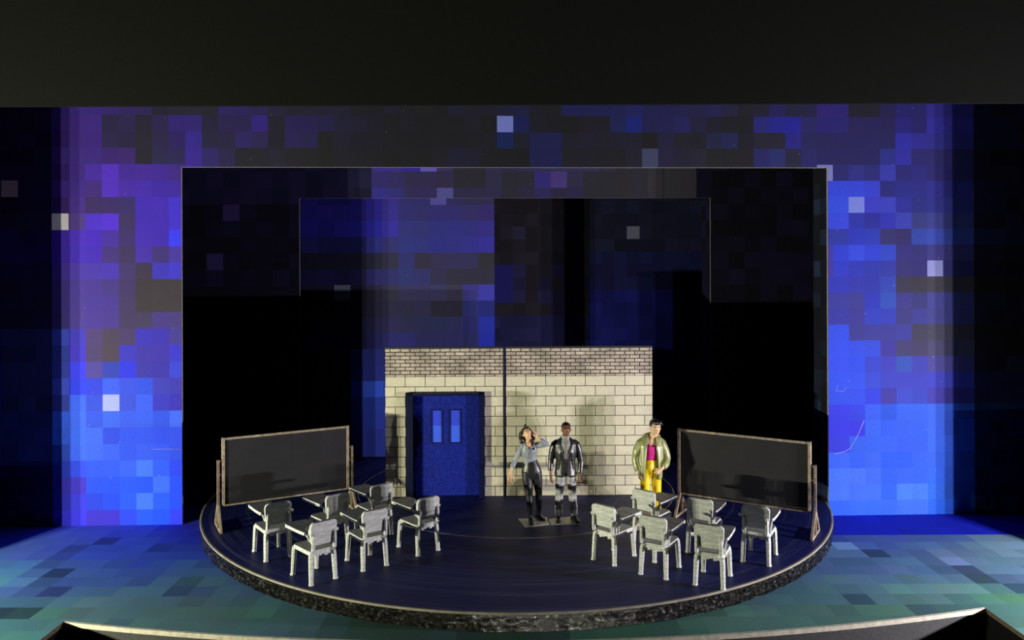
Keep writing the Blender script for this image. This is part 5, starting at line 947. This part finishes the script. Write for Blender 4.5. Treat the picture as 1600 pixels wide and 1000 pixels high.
def cut(o, test):
    """open a garment by removing the faces a test picks"""
    bm = bmesh.new(); bm.from_mesh(o.data)
    bmesh.ops.delete(bm, geom=[f for f in bm.faces if test(f.calc_center_median(), f.normal)], context='FACES')
    bm.to_mesh(o.data); bm.free()
def shoe(parent, mat, x, y, yaw, heel=False):
    M = Matrix.Translation((x, y, 0.0)) @ Matrix.Rotation(R(yaw), 4, 'Z')
    bm = bmesh.new()
    add_tube(bm, [(0, 0.085, 0.045, 0.026, 0.032), (0, 0.06, 0.05, 0.037, 0.045), (0, 0.0, 0.055, 0.040, 0.05), (0, -0.07, 0.042, 0.047, 0.038), (0, -0.13, 0.034, 0.045, 0.030), (0, -0.175, 0.028, 0.030, 0.022)], 12, M=M)
    add_tube(bm, [(0, 0.03, 0.16, 0.046, 0.052), (0, 0.025, 0.10, 0.046, 0.052), (0, 0.02, 0.05, 0.040, 0.05)], 12, M=M)
    add_box(bm, (-0.042, -0.16, 0.008), (0.042, 0.09, 0.03), M)
    return soft('shoe', bm, mat, parent, 0.011, 2)
def base_plate(parent, pts, mat):
    M = parent.matrix_world if False else (Matrix.Translation(parent.location) @ Matrix.Rotation(parent.rotation_euler.z, 4, 'Z'))
    inv = M.inverted()
    P = [inv @ at(px, py, z=DECK + 0.012) for px, py in pts]
    bm = bmesh.new(); add_prism(bm, [(p.x, p.y) for p in P], 0.0, 0.010)
    o = from_bm('base_plate', bm, mat, parent); o['label'] = 'thin grey plate the figure is fixed to'
    return o
M_PLATE = paint('scraped_grey_plate', (0.50, 0.49, 0.45), 0.35, 0.45, 0.3, scale=9)
M_LEATHER = paint('glossy_black_paint', (0.016, 0.016, 0.018), 0.5, 0.36, scale=16, spec=0.8, bumps=0.4, coat=0.1)
M_SHOE = paint('black_shoe_paint', (0.008, 0.008, 0.009), 0.3, 0.18, scale=20, spec=0.9)
M_HAIR = paint('black_hair_paint', (0.010, 0.009, 0.011), 0.4, 0.35, scale=30, spec=0.6, bumps=0.7)
M_HAIR_BR = paint('dark_brown_hair_paint', (0.016, 0.011, 0.010), 0.5, 0.38, scale=24, spec=0.6, bumps=0.8)

# ---- man in the black blazer
def plaid_mat():
    m, N, L, b = new_mat('grey_plaid_trouser_paint')
    o = coord(N, L)
    def wv(d, s):
        w = N.new('ShaderNodeTexWave'); w.bands_direction = d; w.inputs['Scale'].default_value = s; w.inputs['Distortion'].default_value = 0.6
        L.new(o, w.inputs['Vector']); return w.outputs['Fac']
    f = mix(N, L, 0.5, wv('Z', 2.6), wv('X', 4.0))
    L.new(ramp(N, L, f, [(0.2, (0.22, 0.225, 0.235)), (0.8, (0.42, 0.425, 0.43))]), b.inputs['Base Color'])
    b.inputs['Roughness'].default_value = 0.55
    return m
p0 = at(884, 814, z=DECK)
man = empty('person', (p0.x, p0.y, DECK + 0.0016))
tag(man, 'person in glossy black blazer and grey trousers, arms hanging down', 'person', 'painted figures on the revolve')
Z0 = 0.012
M_SK = skin_mat('brown_skin_paint', (0.20, 0.075, 0.038), (0.01, 0.006, 0.005), (0.17, 0.045, 0.035))
bm = bmesh.new()
H = head_matrix((0.012, -0.015, 1.605), yaw=4)
add_head(bm, H, 1.0, 1.05)
add_tube(bm, [(0.008, 0.012, 1.54, 0.058, 0.06), (0.004, 0.014, 1.47, 0.060, 0.062), (0, 0.01, 1.40, 0.12, 0.08)], 14)
add_tube(bm, [(0, 0, 1.42, 0.13, 0.08), (0, 0, 1.33, 0.165, 0.09), (0, 0, 1.15, 0.14, 0.09), (0, 0, 0.98, 0.14, 0.09), (0, 0, 0.86, 0.13, 0.09)], 16)
for pts in ([(-0.16, 0, 1.37, 0.05), (-0.225, 0, 1.27, 0.05), (-0.262, 0.01, 1.08, 0.042), (-0.265, -0.03, 0.90, 0.030), (-0.262, -0.04, 0.85, 0.028)],
            [(0.16, 0, 1.37, 0.05), (0.225, 0, 1.27, 0.05), (0.268, 0.01, 1.06, 0.042), (0.250, -0.04, 0.87, 0.030), (0.245, -0.05, 0.82, 0.028)],
            [(-0.10, 0, 0.90, 0.08), (-0.115, -0.005, 0.50, 0.055), (-0.125, 0.0, 0.10, 0.04)], [(0.09, 0, 0.90, 0.08), (0.12, -0.005, 0.50, 0.055), (0.145, 0.0, 0.10, 0.04)]):
    add_tube(bm, pts, 12)
add_hand(bm, frame_to((-0.262, -0.045, 0.84), (0.02, -0.10, -1), (0.9, -0.5, 0)), 0.45, left=False)
add_hand(bm, frame_to((0.245, -0.055, 0.815), (0.0, -0.12, -1), (-0.6, -0.8, 0)), 0.75, left=True)
body = soft('body', bm, M_SK, man, 0.0075, 2); face_paint(body, H)
bm = bmesh.new()
add_ball(bm, (0, 0.024, 0.050), (0.084, 0.094, 0.084), M=H)
hair = soft('hair', bm, M_HAIR, man, 0.008, 2)
cut(hair, lambda c, n: (H.inverted() @ c).z < 0.066 - 0.9 * max(0, (H.inverted() @ c).y + 0.05) and (H.inverted() @ c).y < 0.09)
bm = bmesh.new()
add_tube(bm, [(0, 0.0, 1.44, 0.085, 0.075), (0, -0.008, 1.36, 0.165, 0.104), (0, -0.010, 1.2, 0.165, 0.112), (0, 0, 1.0, 0.15, 0.10)], 18)
add_tube(bm, [(0.004, 0.008, 1.50, 0.064, 0.066), (0.002, 0.004, 1.43, 0.085, 0.08)], 14)
soft('shirt', bm, paint('grey_shirt_paint', (0.36, 0.37, 0.36), 0.15, 0.5), man, 0.010, 2)
bm = bmesh.new()
add_tube(bm, [(0.004, -0.078, 1.475, 0.026, 0.014), (0.004, -0.088, 1.435, 0.018, 0.014), (0.003, -0.112, 1.36, 0.024, 0.010), (0.002, -0.122, 1.24, 0.030, 0.010), (0.002, -0.122, 1.12, 0.030, 0.010)], 10)
soft('necktie', bm, paint('mauve_grey_tie_paint', (0.20, 0.17, 0.17), 0.25, 0.45), man, 0.007, 1)
bm = bmesh.new()
add_tube(bm, [(0, 0, 1.465, 0.09, 0.078), (0, 0.002, 1.42, 0.165, 0.098), (0, 0, 1.35, 0.208, 0.120), (0, 0, 1.22, 0.195, 0.130), (0, 0, 1.07, 0.172, 0.122), (0, 0, 0.95, 0.185, 0.128), (0, 0, 0.82, 0.200, 0.140), (0, 0, 0.79, 0.192, 0.132)], 20)
for pts in ([(-0.13, 0, 1.395, 0.06), (-0.195, 0, 1.345, 0.066), (-0.228, 0, 1.24, 0.064), (-0.258, 0.01, 1.06, 0.054), (-0.268, -0.02, 0.93, 0.047), (-0.268, -0.03, 0.895, 0.045)],
            [(0.13, 0, 1.395, 0.06), (0.195, 0, 1.345, 0.066), (0.228, 0, 1.24, 0.064), (0.268, 0.01, 1.04, 0.054), (0.256, -0.03, 0.90, 0.047), (0.252, -0.04, 0.84, 0.044)]):
    add_tube(bm, pts, 14)
for k in range(5):       # soft folds in the paint
    for s_ in (-1, 1):
        add_tube(bm, [(s_ * (0.06 + 0.02 * k), -0.105 + 0.006 * k, 1.28 - 0.08 * k, 0.012), (s_ * (0.10 + 0.012 * k), -0.112 + 0.010 * k, 1.20 - 0.08 * k, 0.016), (s_ * (0.12 + 0.010 * k), -0.098 + 0.010 * k, 1.10 - 0.07 * k, 0.010)], 8)
jacket = soft('blazer', bm, M_LEATHER, man, 0.010, 2)
cut(jacket, lambda c, n: (c.y < -0.02 and c.z > 1.135 and abs(c.x) < 0.020 + 0.31 * (c.z - 1.135) and c.z < 1.50 and abs(c.x) < 0.105) or (c.y < -0.03 and c.z < 0.875 and abs(c.x) < 0.012 + 0.55 * (0.875 - c.z)) or c.z > 1.462)
for s_ in (-1, 1):
    bm = bmesh.new()
    add_tube(bm, [(s_ * 0.016, -0.128, 1.10, 0.010, 0.008), (s_ * 0.062, -0.130, 1.22, 0.017, 0.009), (s_ * 0.097, -0.118, 1.32, 0.018, 0.009), (s_ * 0.110, -0.095, 1.38, 0.017, 0.010), (s_ * 0.098, -0.045, 1.45, 0.016, 0.012), (s_ * 0.078, 0.02, 1.475, 0.014, 0.012)], 8)
    soft('lapel', bm, M_LEATHER, jacket, 0.008, 1)
bm = bmesh.new(); add_ball(bm, (0.004, -0.128, 1.075), (0.013, 0.007, 0.013), seg=10); from_bm('button', bm, M_SHOE, jacket, smooth=True)
bm = bmesh.new()
add_tube(bm, [(0, 0, 1.02, 0.15, 0.10), (0, 0, 0.90, 0.17, 0.112), (0, 0, 0.83, 0.150, 0.105), (0, 0, 0.77, 0.09, 0.08)], 16)
for pts in ([(-0.085, 0, 0.88, 0.09, 0.10), (-0.10, 0, 0.70, 0.084, 0.09), (-0.112, -0.005, 0.48, 0.072, 0.078), (-0.122, 0.0, 0.22, 0.070, 0.075), (-0.124, 0.005, 0.105, 0.064, 0.074)],
            [(0.085, 0, 0.88, 0.09, 0.10), (0.10, 0, 0.70, 0.084, 0.09), (0.118, -0.005, 0.48, 0.072, 0.078), (0.138, 0.0, 0.22, 0.070, 0.075), (0.144, 0.005, 0.105, 0.064, 0.074)]):
    add_tube(bm, pts, 14)
for x in (-0.122, 0.138): add_tube(bm, [(x, 0, 0.27, 0.074, 0.079), (x, 0, 0.24, 0.077, 0.082), (x, 0, 0.225, 0.072, 0.078)], 14)
soft('trousers', bm, plaid_mat(), man, 0.0105, 2)
shoe(man, M_SHOE, -0.125, -0.01, -6); shoe(man, M_SHOE, 0.150, -0.005, 22)
base_plate(man, [(857, 811), (900, 806), (906, 818.5), (860.5, 819)], M_PLATE)

# ---- woman in leather trousers, hand raised to her head
p0 = at(832, 816, z=DECK)
woman = empty('person', (p0.x, p0.y, DECK + 0.0016))
tag(woman, 'person with long dark hair, grey blouse and black trousers, one hand to the head', 'person', 'painted figures on the revolve')
M_SK2 = skin_mat('fair_skin_paint', (0.80, 0.50, 0.30), (0.45, 0.22, 0.12), (0.70, 0.30, 0.22))
bm = bmesh.new()
H = head_matrix((-0.085, -0.02, 1.545), yaw=14, pitch=-20, roll=-6)
add_head(bm, H, 0.95, 0.92)
add_tube(bm, [(-0.078, 0.01, 1.50, 0.046, 0.048), (-0.065, 0.012, 1.43, 0.046, 0.048), (-0.055, 0.01, 1.36, 0.10, 0.07)], 14)
add_tube(bm, [(-0.055, 0.0, 1.38, 0.11, 0.07), (-0.05, 0, 1.28, 0.125, 0.08), (-0.04, 0, 1.10, 0.10, 0.07), (-0.02, 0, 0.95, 0.13, 0.09), (-0.01, 0, 0.86, 0.13, 0.09)], 16)
add_ball(bm, (-0.048, -0.045, 1.345), (0.075, 0.050, 0.07), seg=14)
arm_l = [(-0.155, 0.0, 1.335, 0.042), (-0.215, 0.0, 1.25, 0.040), (-0.305, 0.01, 1.07, 0.034), (-0.365, -0.03, 0.94, 0.030), (-0.385, -0.045, 0.87, 0.027)]
arm_r = [(0.045, 0.0, 1.335, 0.042), (0.12, -0.01, 1.355, 0.040), (0.235, -0.05, 1.375, 0.036), (0.16, -0.075, 1.44, 0.028), (0.098, -0.058, 1.485, 0.025)]
add_tube(bm, arm_l, 12); add_tube(bm, arm_r, 12)
add_tube(bm, [(-0.09, 0, 0.90, 0.085), (-0.045, -0.03, 0.50, 0.05), (-0.028, -0.02, 0.10, 0.038)], 12)
add_tube(bm, [(0.06, 0, 0.90, 0.085), (0.10, 0.05, 0.50, 0.05), (0.115, 0.20, 0.10, 0.038)], 12)
add_hand(bm, frame_to((-0.388, -0.047, 0.865), (-0.05, -0.14, -1), (0.35, -0.9, 0)) @ Matrix.Scale(1.12, 4), 0.22, left=True)
add_hand(bm, frame_to((0.092, -0.055, 1.49), (-0.42, 0.10, 0.90), (-0.85, 0.30, -0.40)), 0.30, left=False)
body = soft('body', bm, M_SK2, woman, 0.0075, 2); face_paint(body, H)
# hair: crown, side masses and loose curls down to the shoulders
bm = bmesh.new()
add_ball(bm, (0, 0.030, 0.050), (0.090, 0.100, 0.088), M=H)
add_tube(bm, [(-0.03, -0.045, 0.118, 0.022), (-0.01, -0.02, 0.148, 0.028), (0.0, 0.02, 0.140, 0.03)], 8, M=H)
def curl(bm, pts, r):
    n = 16; P = [Vector(p) for p in pts]; out = []
    for k in range(n + 1):
        t = k / n * (len(P) - 1); i = min(int(t), len(P) - 2); q = P[i].lerp(P[i + 1], t - i)
        out.append((q.x + 0.014 * math.sin(k * 1.35), q.y + 0.012 * math.cos(k * 1.35), q.z, r * (1.0 - 0.4 * k / n)))
    add_tube(bm, out, 8)
for k in range(7):
    a = k / 6
    curl(bm, [(-0.135 - 0.02 * a, 0.00 + 0.09 * a, 1.60), (-0.195 - 0.012 * a, -0.02 + 0.10 * a, 1.50), (-0.195, -0.02 + 0.10 * a, 1.43), (-0.175 + 0.03 * a, 0.03 + 0.07 * a, 1.36 - 0.05 * a)], 0.038)
for k in range(4):
    a = k / 3
    curl(bm, [(-0.02, 0.02 + 0.07 * a, 1.57), (0.02 + 0.01 * a, -0.02 + 0.08 * a, 1.47), (0.005, -0.07 + 0.10 * a, 1.39), (0.02, -0.10 + 0.12 * a, 1.29)], 0.026)
for k in range(4): curl(bm, [(-0.13 + 0.03 * k, 0.09, 1.56), (-0.13 + 0.03 * k, 0.11, 1.45), (-0.12 + 0.03 * k, 0.11, 1.32)], 0.03)
hair = soft('hair', bm, M_HAIR_BR, woman, 0.008, 1)
cut(hair, lambda c, n: (lambda p: p.y < -0.035 and abs(p.x) < 0.072 and -0.12 < p.z < 0.088)(H.inverted() @ c))
M_BLOUSE = paint('slate_grey_blouse_paint', (0.26, 0.29, 0.34), 0.2, 0.42, scale=16, bumps=0.25)
bm = bmesh.new()
add_tube(bm, [(-0.06, 0.004, 1.40, 0.075, 0.066), (-0.056, 0.0, 1.35, 0.125, 0.082), (-0.052, -0.006, 1.26, 0.142, 0.100), (-0.045, -0.002, 1.15, 0.122, 0.090), (-0.038, 0, 1.05, 0.120, 0.088), (-0.03, 0, 1.00, 0.125, 0.09)], 18)
add_tube(bm, [(-0.12, 0, 1.345, 0.052)] + [(x, y, z, r + 0.014) for x, y, z, r in arm_l[:3]] + [(-0.345, -0.018, 0.99, 0.044)], 12)
add_tube(bm, [(0.0, 0, 1.345, 0.052)] + [(x, y, z, r + 0.016) for x, y, z, r in arm_r[:3]], 12)
add_ball(bm, (0.238, -0.052, 1.378), (0.05, 0.05, 0.05), seg=12)
add_tube(bm, [(0.238, -0.052, 1.378, 0.050), (0.19, -0.068, 1.418, 0.047), (0.145, -0.078, 1.452, 0.041)], 12)
add_tube(bm, [(-0.330, -0.01, 1.02, 0.046), (-0.350, -0.02, 0.975, 0.047), (-0.354, -0.022, 0.965, 0.043)], 12)
blouse = soft('blouse', bm, M_BLOUSE, woman, 0.0095, 2)
cut(blouse, lambda c, n: (c.y < -0.02 and c.z > 1.31 and abs(c.x + 0.045) < 0.9 * (c.z - 1.31) and abs(c.x + 0.045) < 0.06) or c.z > 1.395 and abs(c.x + 0.06) < 0.07)
bm = bmesh.new()
for s_ in (-1, 1):
    add_tube(bm, [(-0.045 + s_ * 0.006, -0.108, 1.295, 0.008, 0.006), (-0.05 + s_ * 0.05, -0.105, 1.335, 0.024, 0.007), (-0.056 + s_ * 0.078, -0.06, 1.385, 0.022, 0.008), (-0.06 + s_ * 0.065, 0.02, 1.41, 0.018, 0.009)], 8)
soft('collar', bm, M_BLOUSE, blouse, 0.008, 1)
bm = bmesh.new(); add_tube(bm, [(-0.043, -0.108, 1.31, 0.004), (-0.040, -0.112, 1.24, 0.004), (-0.036, -0.100, 1.12, 0.004)], 6); from_bm('placket', bm, paint('dark_seam_paint', (0.05, 0.055, 0.07), 0.2, 0.8, spec=0.1), blouse)
bm = bmesh.new()
add_tube(bm, [(-0.034, 0, 1.085, 0.118, 0.086), (-0.03, 0, 1.06, 0.124, 0.092), (-0.022, 0.004, 0.98, 0.155, 0.112), (-0.012, 0.006, 0.90, 0.176, 0.120), (-0.012, 0.004, 0.83, 0.160, 0.112), (-0.012, 0.0, 0.76, 0.10, 0.085)], 18)
add_tube(bm, [(-0.095, 0, 0.88, 0.098, 0.105), (-0.085, -0.01, 0.75, 0.092, 0.098), (-0.062, -0.03, 0.52, 0.066, 0.070), (-0.046, -0.028, 0.34, 0.060, 0.062), (-0.034, -0.022, 0.15, 0.044, 0.048), (-0.030, -0.02, 0.085, 0.044, 0.048)], 14)
add_tube(bm, [(0.070, 0.005, 0.88, 0.098, 0.105), (0.090, 0.02, 0.75, 0.090, 0.096), (0.112, 0.055, 0.52, 0.064, 0.068), (0.115, 0.11, 0.34, 0.058, 0.060), (0.115, 0.185, 0.15, 0.044, 0.048), (0.115, 0.205, 0.085, 0.044, 0.048)], 14)
soft('leather_trousers', bm, M_LEATHER, woman, 0.0105, 2)
shoe(woman, M_SHOE, -0.030, -0.035, 4); shoe(woman, M_SHOE, 0.118, 0.19, 30)
base_plate(woman, [(810, 810.5), (854, 807.5), (858.5, 818.8), (820.5, 823.2)], M_PLATE)

# ---- third figure in the green coat
p0 = at(1017, 811, z=DECK)
third = empty('person', (p0.x, p0.y, DECK + 0.0016))
tag(third, 'person in puffy olive green coat, magenta top and bright yellow trousers', 'person', 'painted figures on the revolve')
M_SK3 = skin_mat('light_skin_paint', (0.82, 0.55, 0.36), (0.50, 0.24, 0.10), (0.75, 0.36, 0.22))
bm = bmesh.new()
H = head_matrix((0.075, -0.045, 1.615), yaw=12, pitch=9, roll=4)
add_head(bm, H @ Matrix.Scale(1.14, 4), 1.0, 1.1)
add_tube(bm, [(0.065, 0.0, 1.55, 0.062, 0.064), (0.05, 0.008, 1.47, 0.064, 0.066), (0.02, 0.01, 1.38, 0.13, 0.09)], 14)
add_tube(bm, [(0.02, 0.01, 1.40, 0.14, 0.09), (0.01, 0, 1.25, 0.15, 0.10), (0, 0, 1.05, 0.15, 0.10), (0, 0, 0.88, 0.14, 0.09)], 16)
armL = [(-0.16, 0.0, 1.36, 0.05), (-0.24, 0.0, 1.22, 0.05), (-0.275, 0.01, 1.04, 0.045), (-0.225, -0.06, 0.85, 0.030)]
armR = [(0.18, 0.0, 1.36, 0.05), (0.265, 0.0, 1.22, 0.05), (0.285, -0.03, 1.04, 0.045), (0.17, -0.155, 0.93, 0.031), (0.15, -0.165, 0.915, 0.03)]
add_tube(bm, armL, 12); add_tube(bm, armR, 12)
add_tube(bm, [(-0.10, 0, 0.90, 0.08), (-0.11, -0.01, 0.5, 0.055), (-0.115, 0, 0.09, 0.04)], 12)
add_tube(bm, [(0.09, 0, 0.90, 0.08), (0.105, -0.01, 0.5, 0.055), (0.11, 0, 0.09, 0.04)], 12)
add_hand(bm, frame_to((-0.222, -0.065, 0.845), (0.35, -0.2, -1), (0.8, -0.3, 0.2)), 0.5, left=False)
add_hand(bm, frame_to((0.150, -0.168, 0.918), (-0.75, -0.10, -0.55), (0.1, 0.9, 0)), 0.75, s=1.0, left=True)
body = soft('body', bm, M_SK3, third, 0.0075, 2); face_paint(body, H @ Matrix.Scale(1.14, 4))
bm = bmesh.new()
HS = H @ Matrix.Scale(1.14, 4)
add_ball(bm, (0, 0.024, 0.056), (0.090, 0.102, 0.086), M=HS)
for k in range(9): add_tube(bm, [(-0.075 + 0.019 * k, -0.035, 0.128, 0.016), (-0.072 + 0.018 * k, -0.078, 0.112 - 0.006 * (k % 3), 0.014), (-0.078 + 0.0185 * k, -0.092, 0.094 - 0.008 * (k % 3), 0.008)], 8, M=HS)
hair = soft('hair', bm, M_HAIR, third, 0.008, 1)
cut(hair, lambda c, n: (lambda p: p.y < -0.02 and abs(p.x) < 0.08 and p.z < 0.072)(HS.inverted() @ c))
bm = bmesh.new()
add_tube(bm, [(0.03, 0.004, 1.42, 0.085, 0.075), (0.015, -0.004, 1.33, 0.155, 0.108), (0.005, -0.006, 1.2, 0.165, 0.125), (0.0, -0.004, 1.06, 0.165, 0.122), (0.0, 0, 1.00, 0.15, 0.11)], 18)
sh = soft('magenta_top', bm, paint('magenta_paint', (0.62, 0.022, 0.24), 0.3, 0.4, scale=14), third, 0.010, 2)
cut(sh, lambda c, n: c.y < -0.01 and c.z > 1.35 - 1.0 * (0.09 - abs(c.x - 0.03)) * 0.6)
bm = bmesh.new()
add_tube(bm, [(0, 0, 1.085, 0.162, 0.122), (0, 0, 1.05, 0.170, 0.128), (0, 0, 0.92, 0.185, 0.138), (0, 0, 0.83, 0.165, 0.12), (0, 0, 0.77, 0.10, 0.09)], 18)
for s_ in (-1, 1):
    add_tube(bm, [(s_ * 0.092, 0, 0.90, 0.10, 0.118), (s_ * 0.098, 0, 0.75, 0.090, 0.10), (s_ * 0.104, -0.005, 0.5, 0.080, 0.088), (s_ * 0.108, 0.0, 0.2, 0.074, 0.082), (s_ * 0.112, 0.0, 0.085, 0.072, 0.080)], 14)
add_tube(bm, [(-0.006, -0.132, 1.03, 0.012), (-0.004, -0.142, 0.92, 0.014), (-0.002, -0.12, 0.82, 0.012)], 8)
m, N, L, b = new_mat('yellow_trouser_paint')
f = noise(N, L, coord(N, L, (1, 1, 0.45)), 9, 4, 0.7)
L.new(ramp(N, L, f, [(0.30, (0.85, 0.28, 0.005)), (0.44, (0.94, 0.66, 0.005)), (0.75, (0.95, 0.80, 0.006))]), b.inputs['Base Color']); b.inputs['Roughness'].default_value = 0.4
soft('yellow_trousers', bm, m, third, 0.0105, 2)
M_COAT = paint('olive_coat_paint', (0.33, 0.345, 0.14), 0.3, 0.32, scale=9, spec=0.7, bumps=0.35, coat=0.25)
bm = bmesh.new()
add_tube(bm, [(0.03, 0.01, 1.47, 0.115, 0.10), (0.01, 0.006, 1.40, 0.19, 0.125), (0.0, 0, 1.30, 0.225, 0.155), (-0.005, 0, 1.12, 0.225, 0.165), (-0.01, 0.0, 0.95, 0.222, 0.17), (-0.01, 0, 0.80, 0.220, 0.172), (-0.005, 0, 0.715, 0.205, 0.16)], 20)
for pts in ([(-0.09, 0, 1.40, 0.080), (-0.175, 0, 1.34, 0.088), (-0.232, 0, 1.21, 0.088), (-0.255, 0.01, 1.05, 0.084), (-0.240, -0.03, 0.93, 0.075), (-0.228, -0.05, 0.865, 0.066)],
            [(0.12, 0, 1.40, 0.080), (0.19, 0, 1.34, 0.086), (0.245, 0, 1.21, 0.086), (0.275, -0.02, 1.08, 0.078), (0.250, -0.08, 0.99, 0.070), (0.200, -0.135, 0.945, 0.056)]):
    add_tube(bm, pts, 14)
for (x, z) in ((-0.265, 1.15), (-0.265, 1.0), (0.285, 1.15), (0.27, 1.02)):
    add_ball(bm, (x, -0.01, z), (0.060, 0.075, 0.05), seg=12)
coat = soft('coat', bm, M_COAT, third, 0.011, 3)
def open_coat(c, n):
    t = max(0.0, min(1.0, (1.45 - c.z) / 0.75))
    xa, xb = -0.075 - 0.055 * t, 0.085 + 0.005 * t
    return (c.y < -0.06 and xa < c.x < xb and n.y < 0.35) or (c.z > 1.462) or (c.z < 0.73 and n.z < -0.6)
cut(coat, open_coat)
bm = bmesh.new()
add_tube(bm, [(-0.095, -0.12, 1.34, 0.020, 0.014), (-0.085, -0.075, 1.43, 0.035, 0.022), (-0.085, 0.03, 1.485, 0.042, 0.026), (0.03, 0.10, 1.50, 0.045, 0.03), (0.145, 0.03, 1.475, 0.042, 0.026), (0.135, -0.06, 1.42, 0.032, 0.020), (0.100, -0.125, 1.32, 0.020, 0.014)], 10, ref=(0, 0, 1))
soft('hood', bm, M_COAT, coat, 0.010, 2)
for s_, x0 in ((-1, -0.135), (1, 0.120)):
    bm = bmesh.new()
    add_tube(bm, [(x0 * 0.75, -0.130, 1.30, 0.016, 0.010), (x0 * 0.95, -0.160, 1.10, 0.020, 0.012), (x0 * 1.05, -0.168, 0.9, 0.020, 0.012), (x0 * 1.08, -0.158, 0.73, 0.018, 0.012)], 8)
    soft('coat_edge', bm, M_COAT, coat, 0.009, 1)
shoe(third, M_SHOE, -0.112, -0.02, -8); shoe(third, M_SHOE, 0.112, -0.02, 8)
base_plate(third, [(986, 815), (1038, 806), (1044, 820), (994, 829)], M_PLATE)
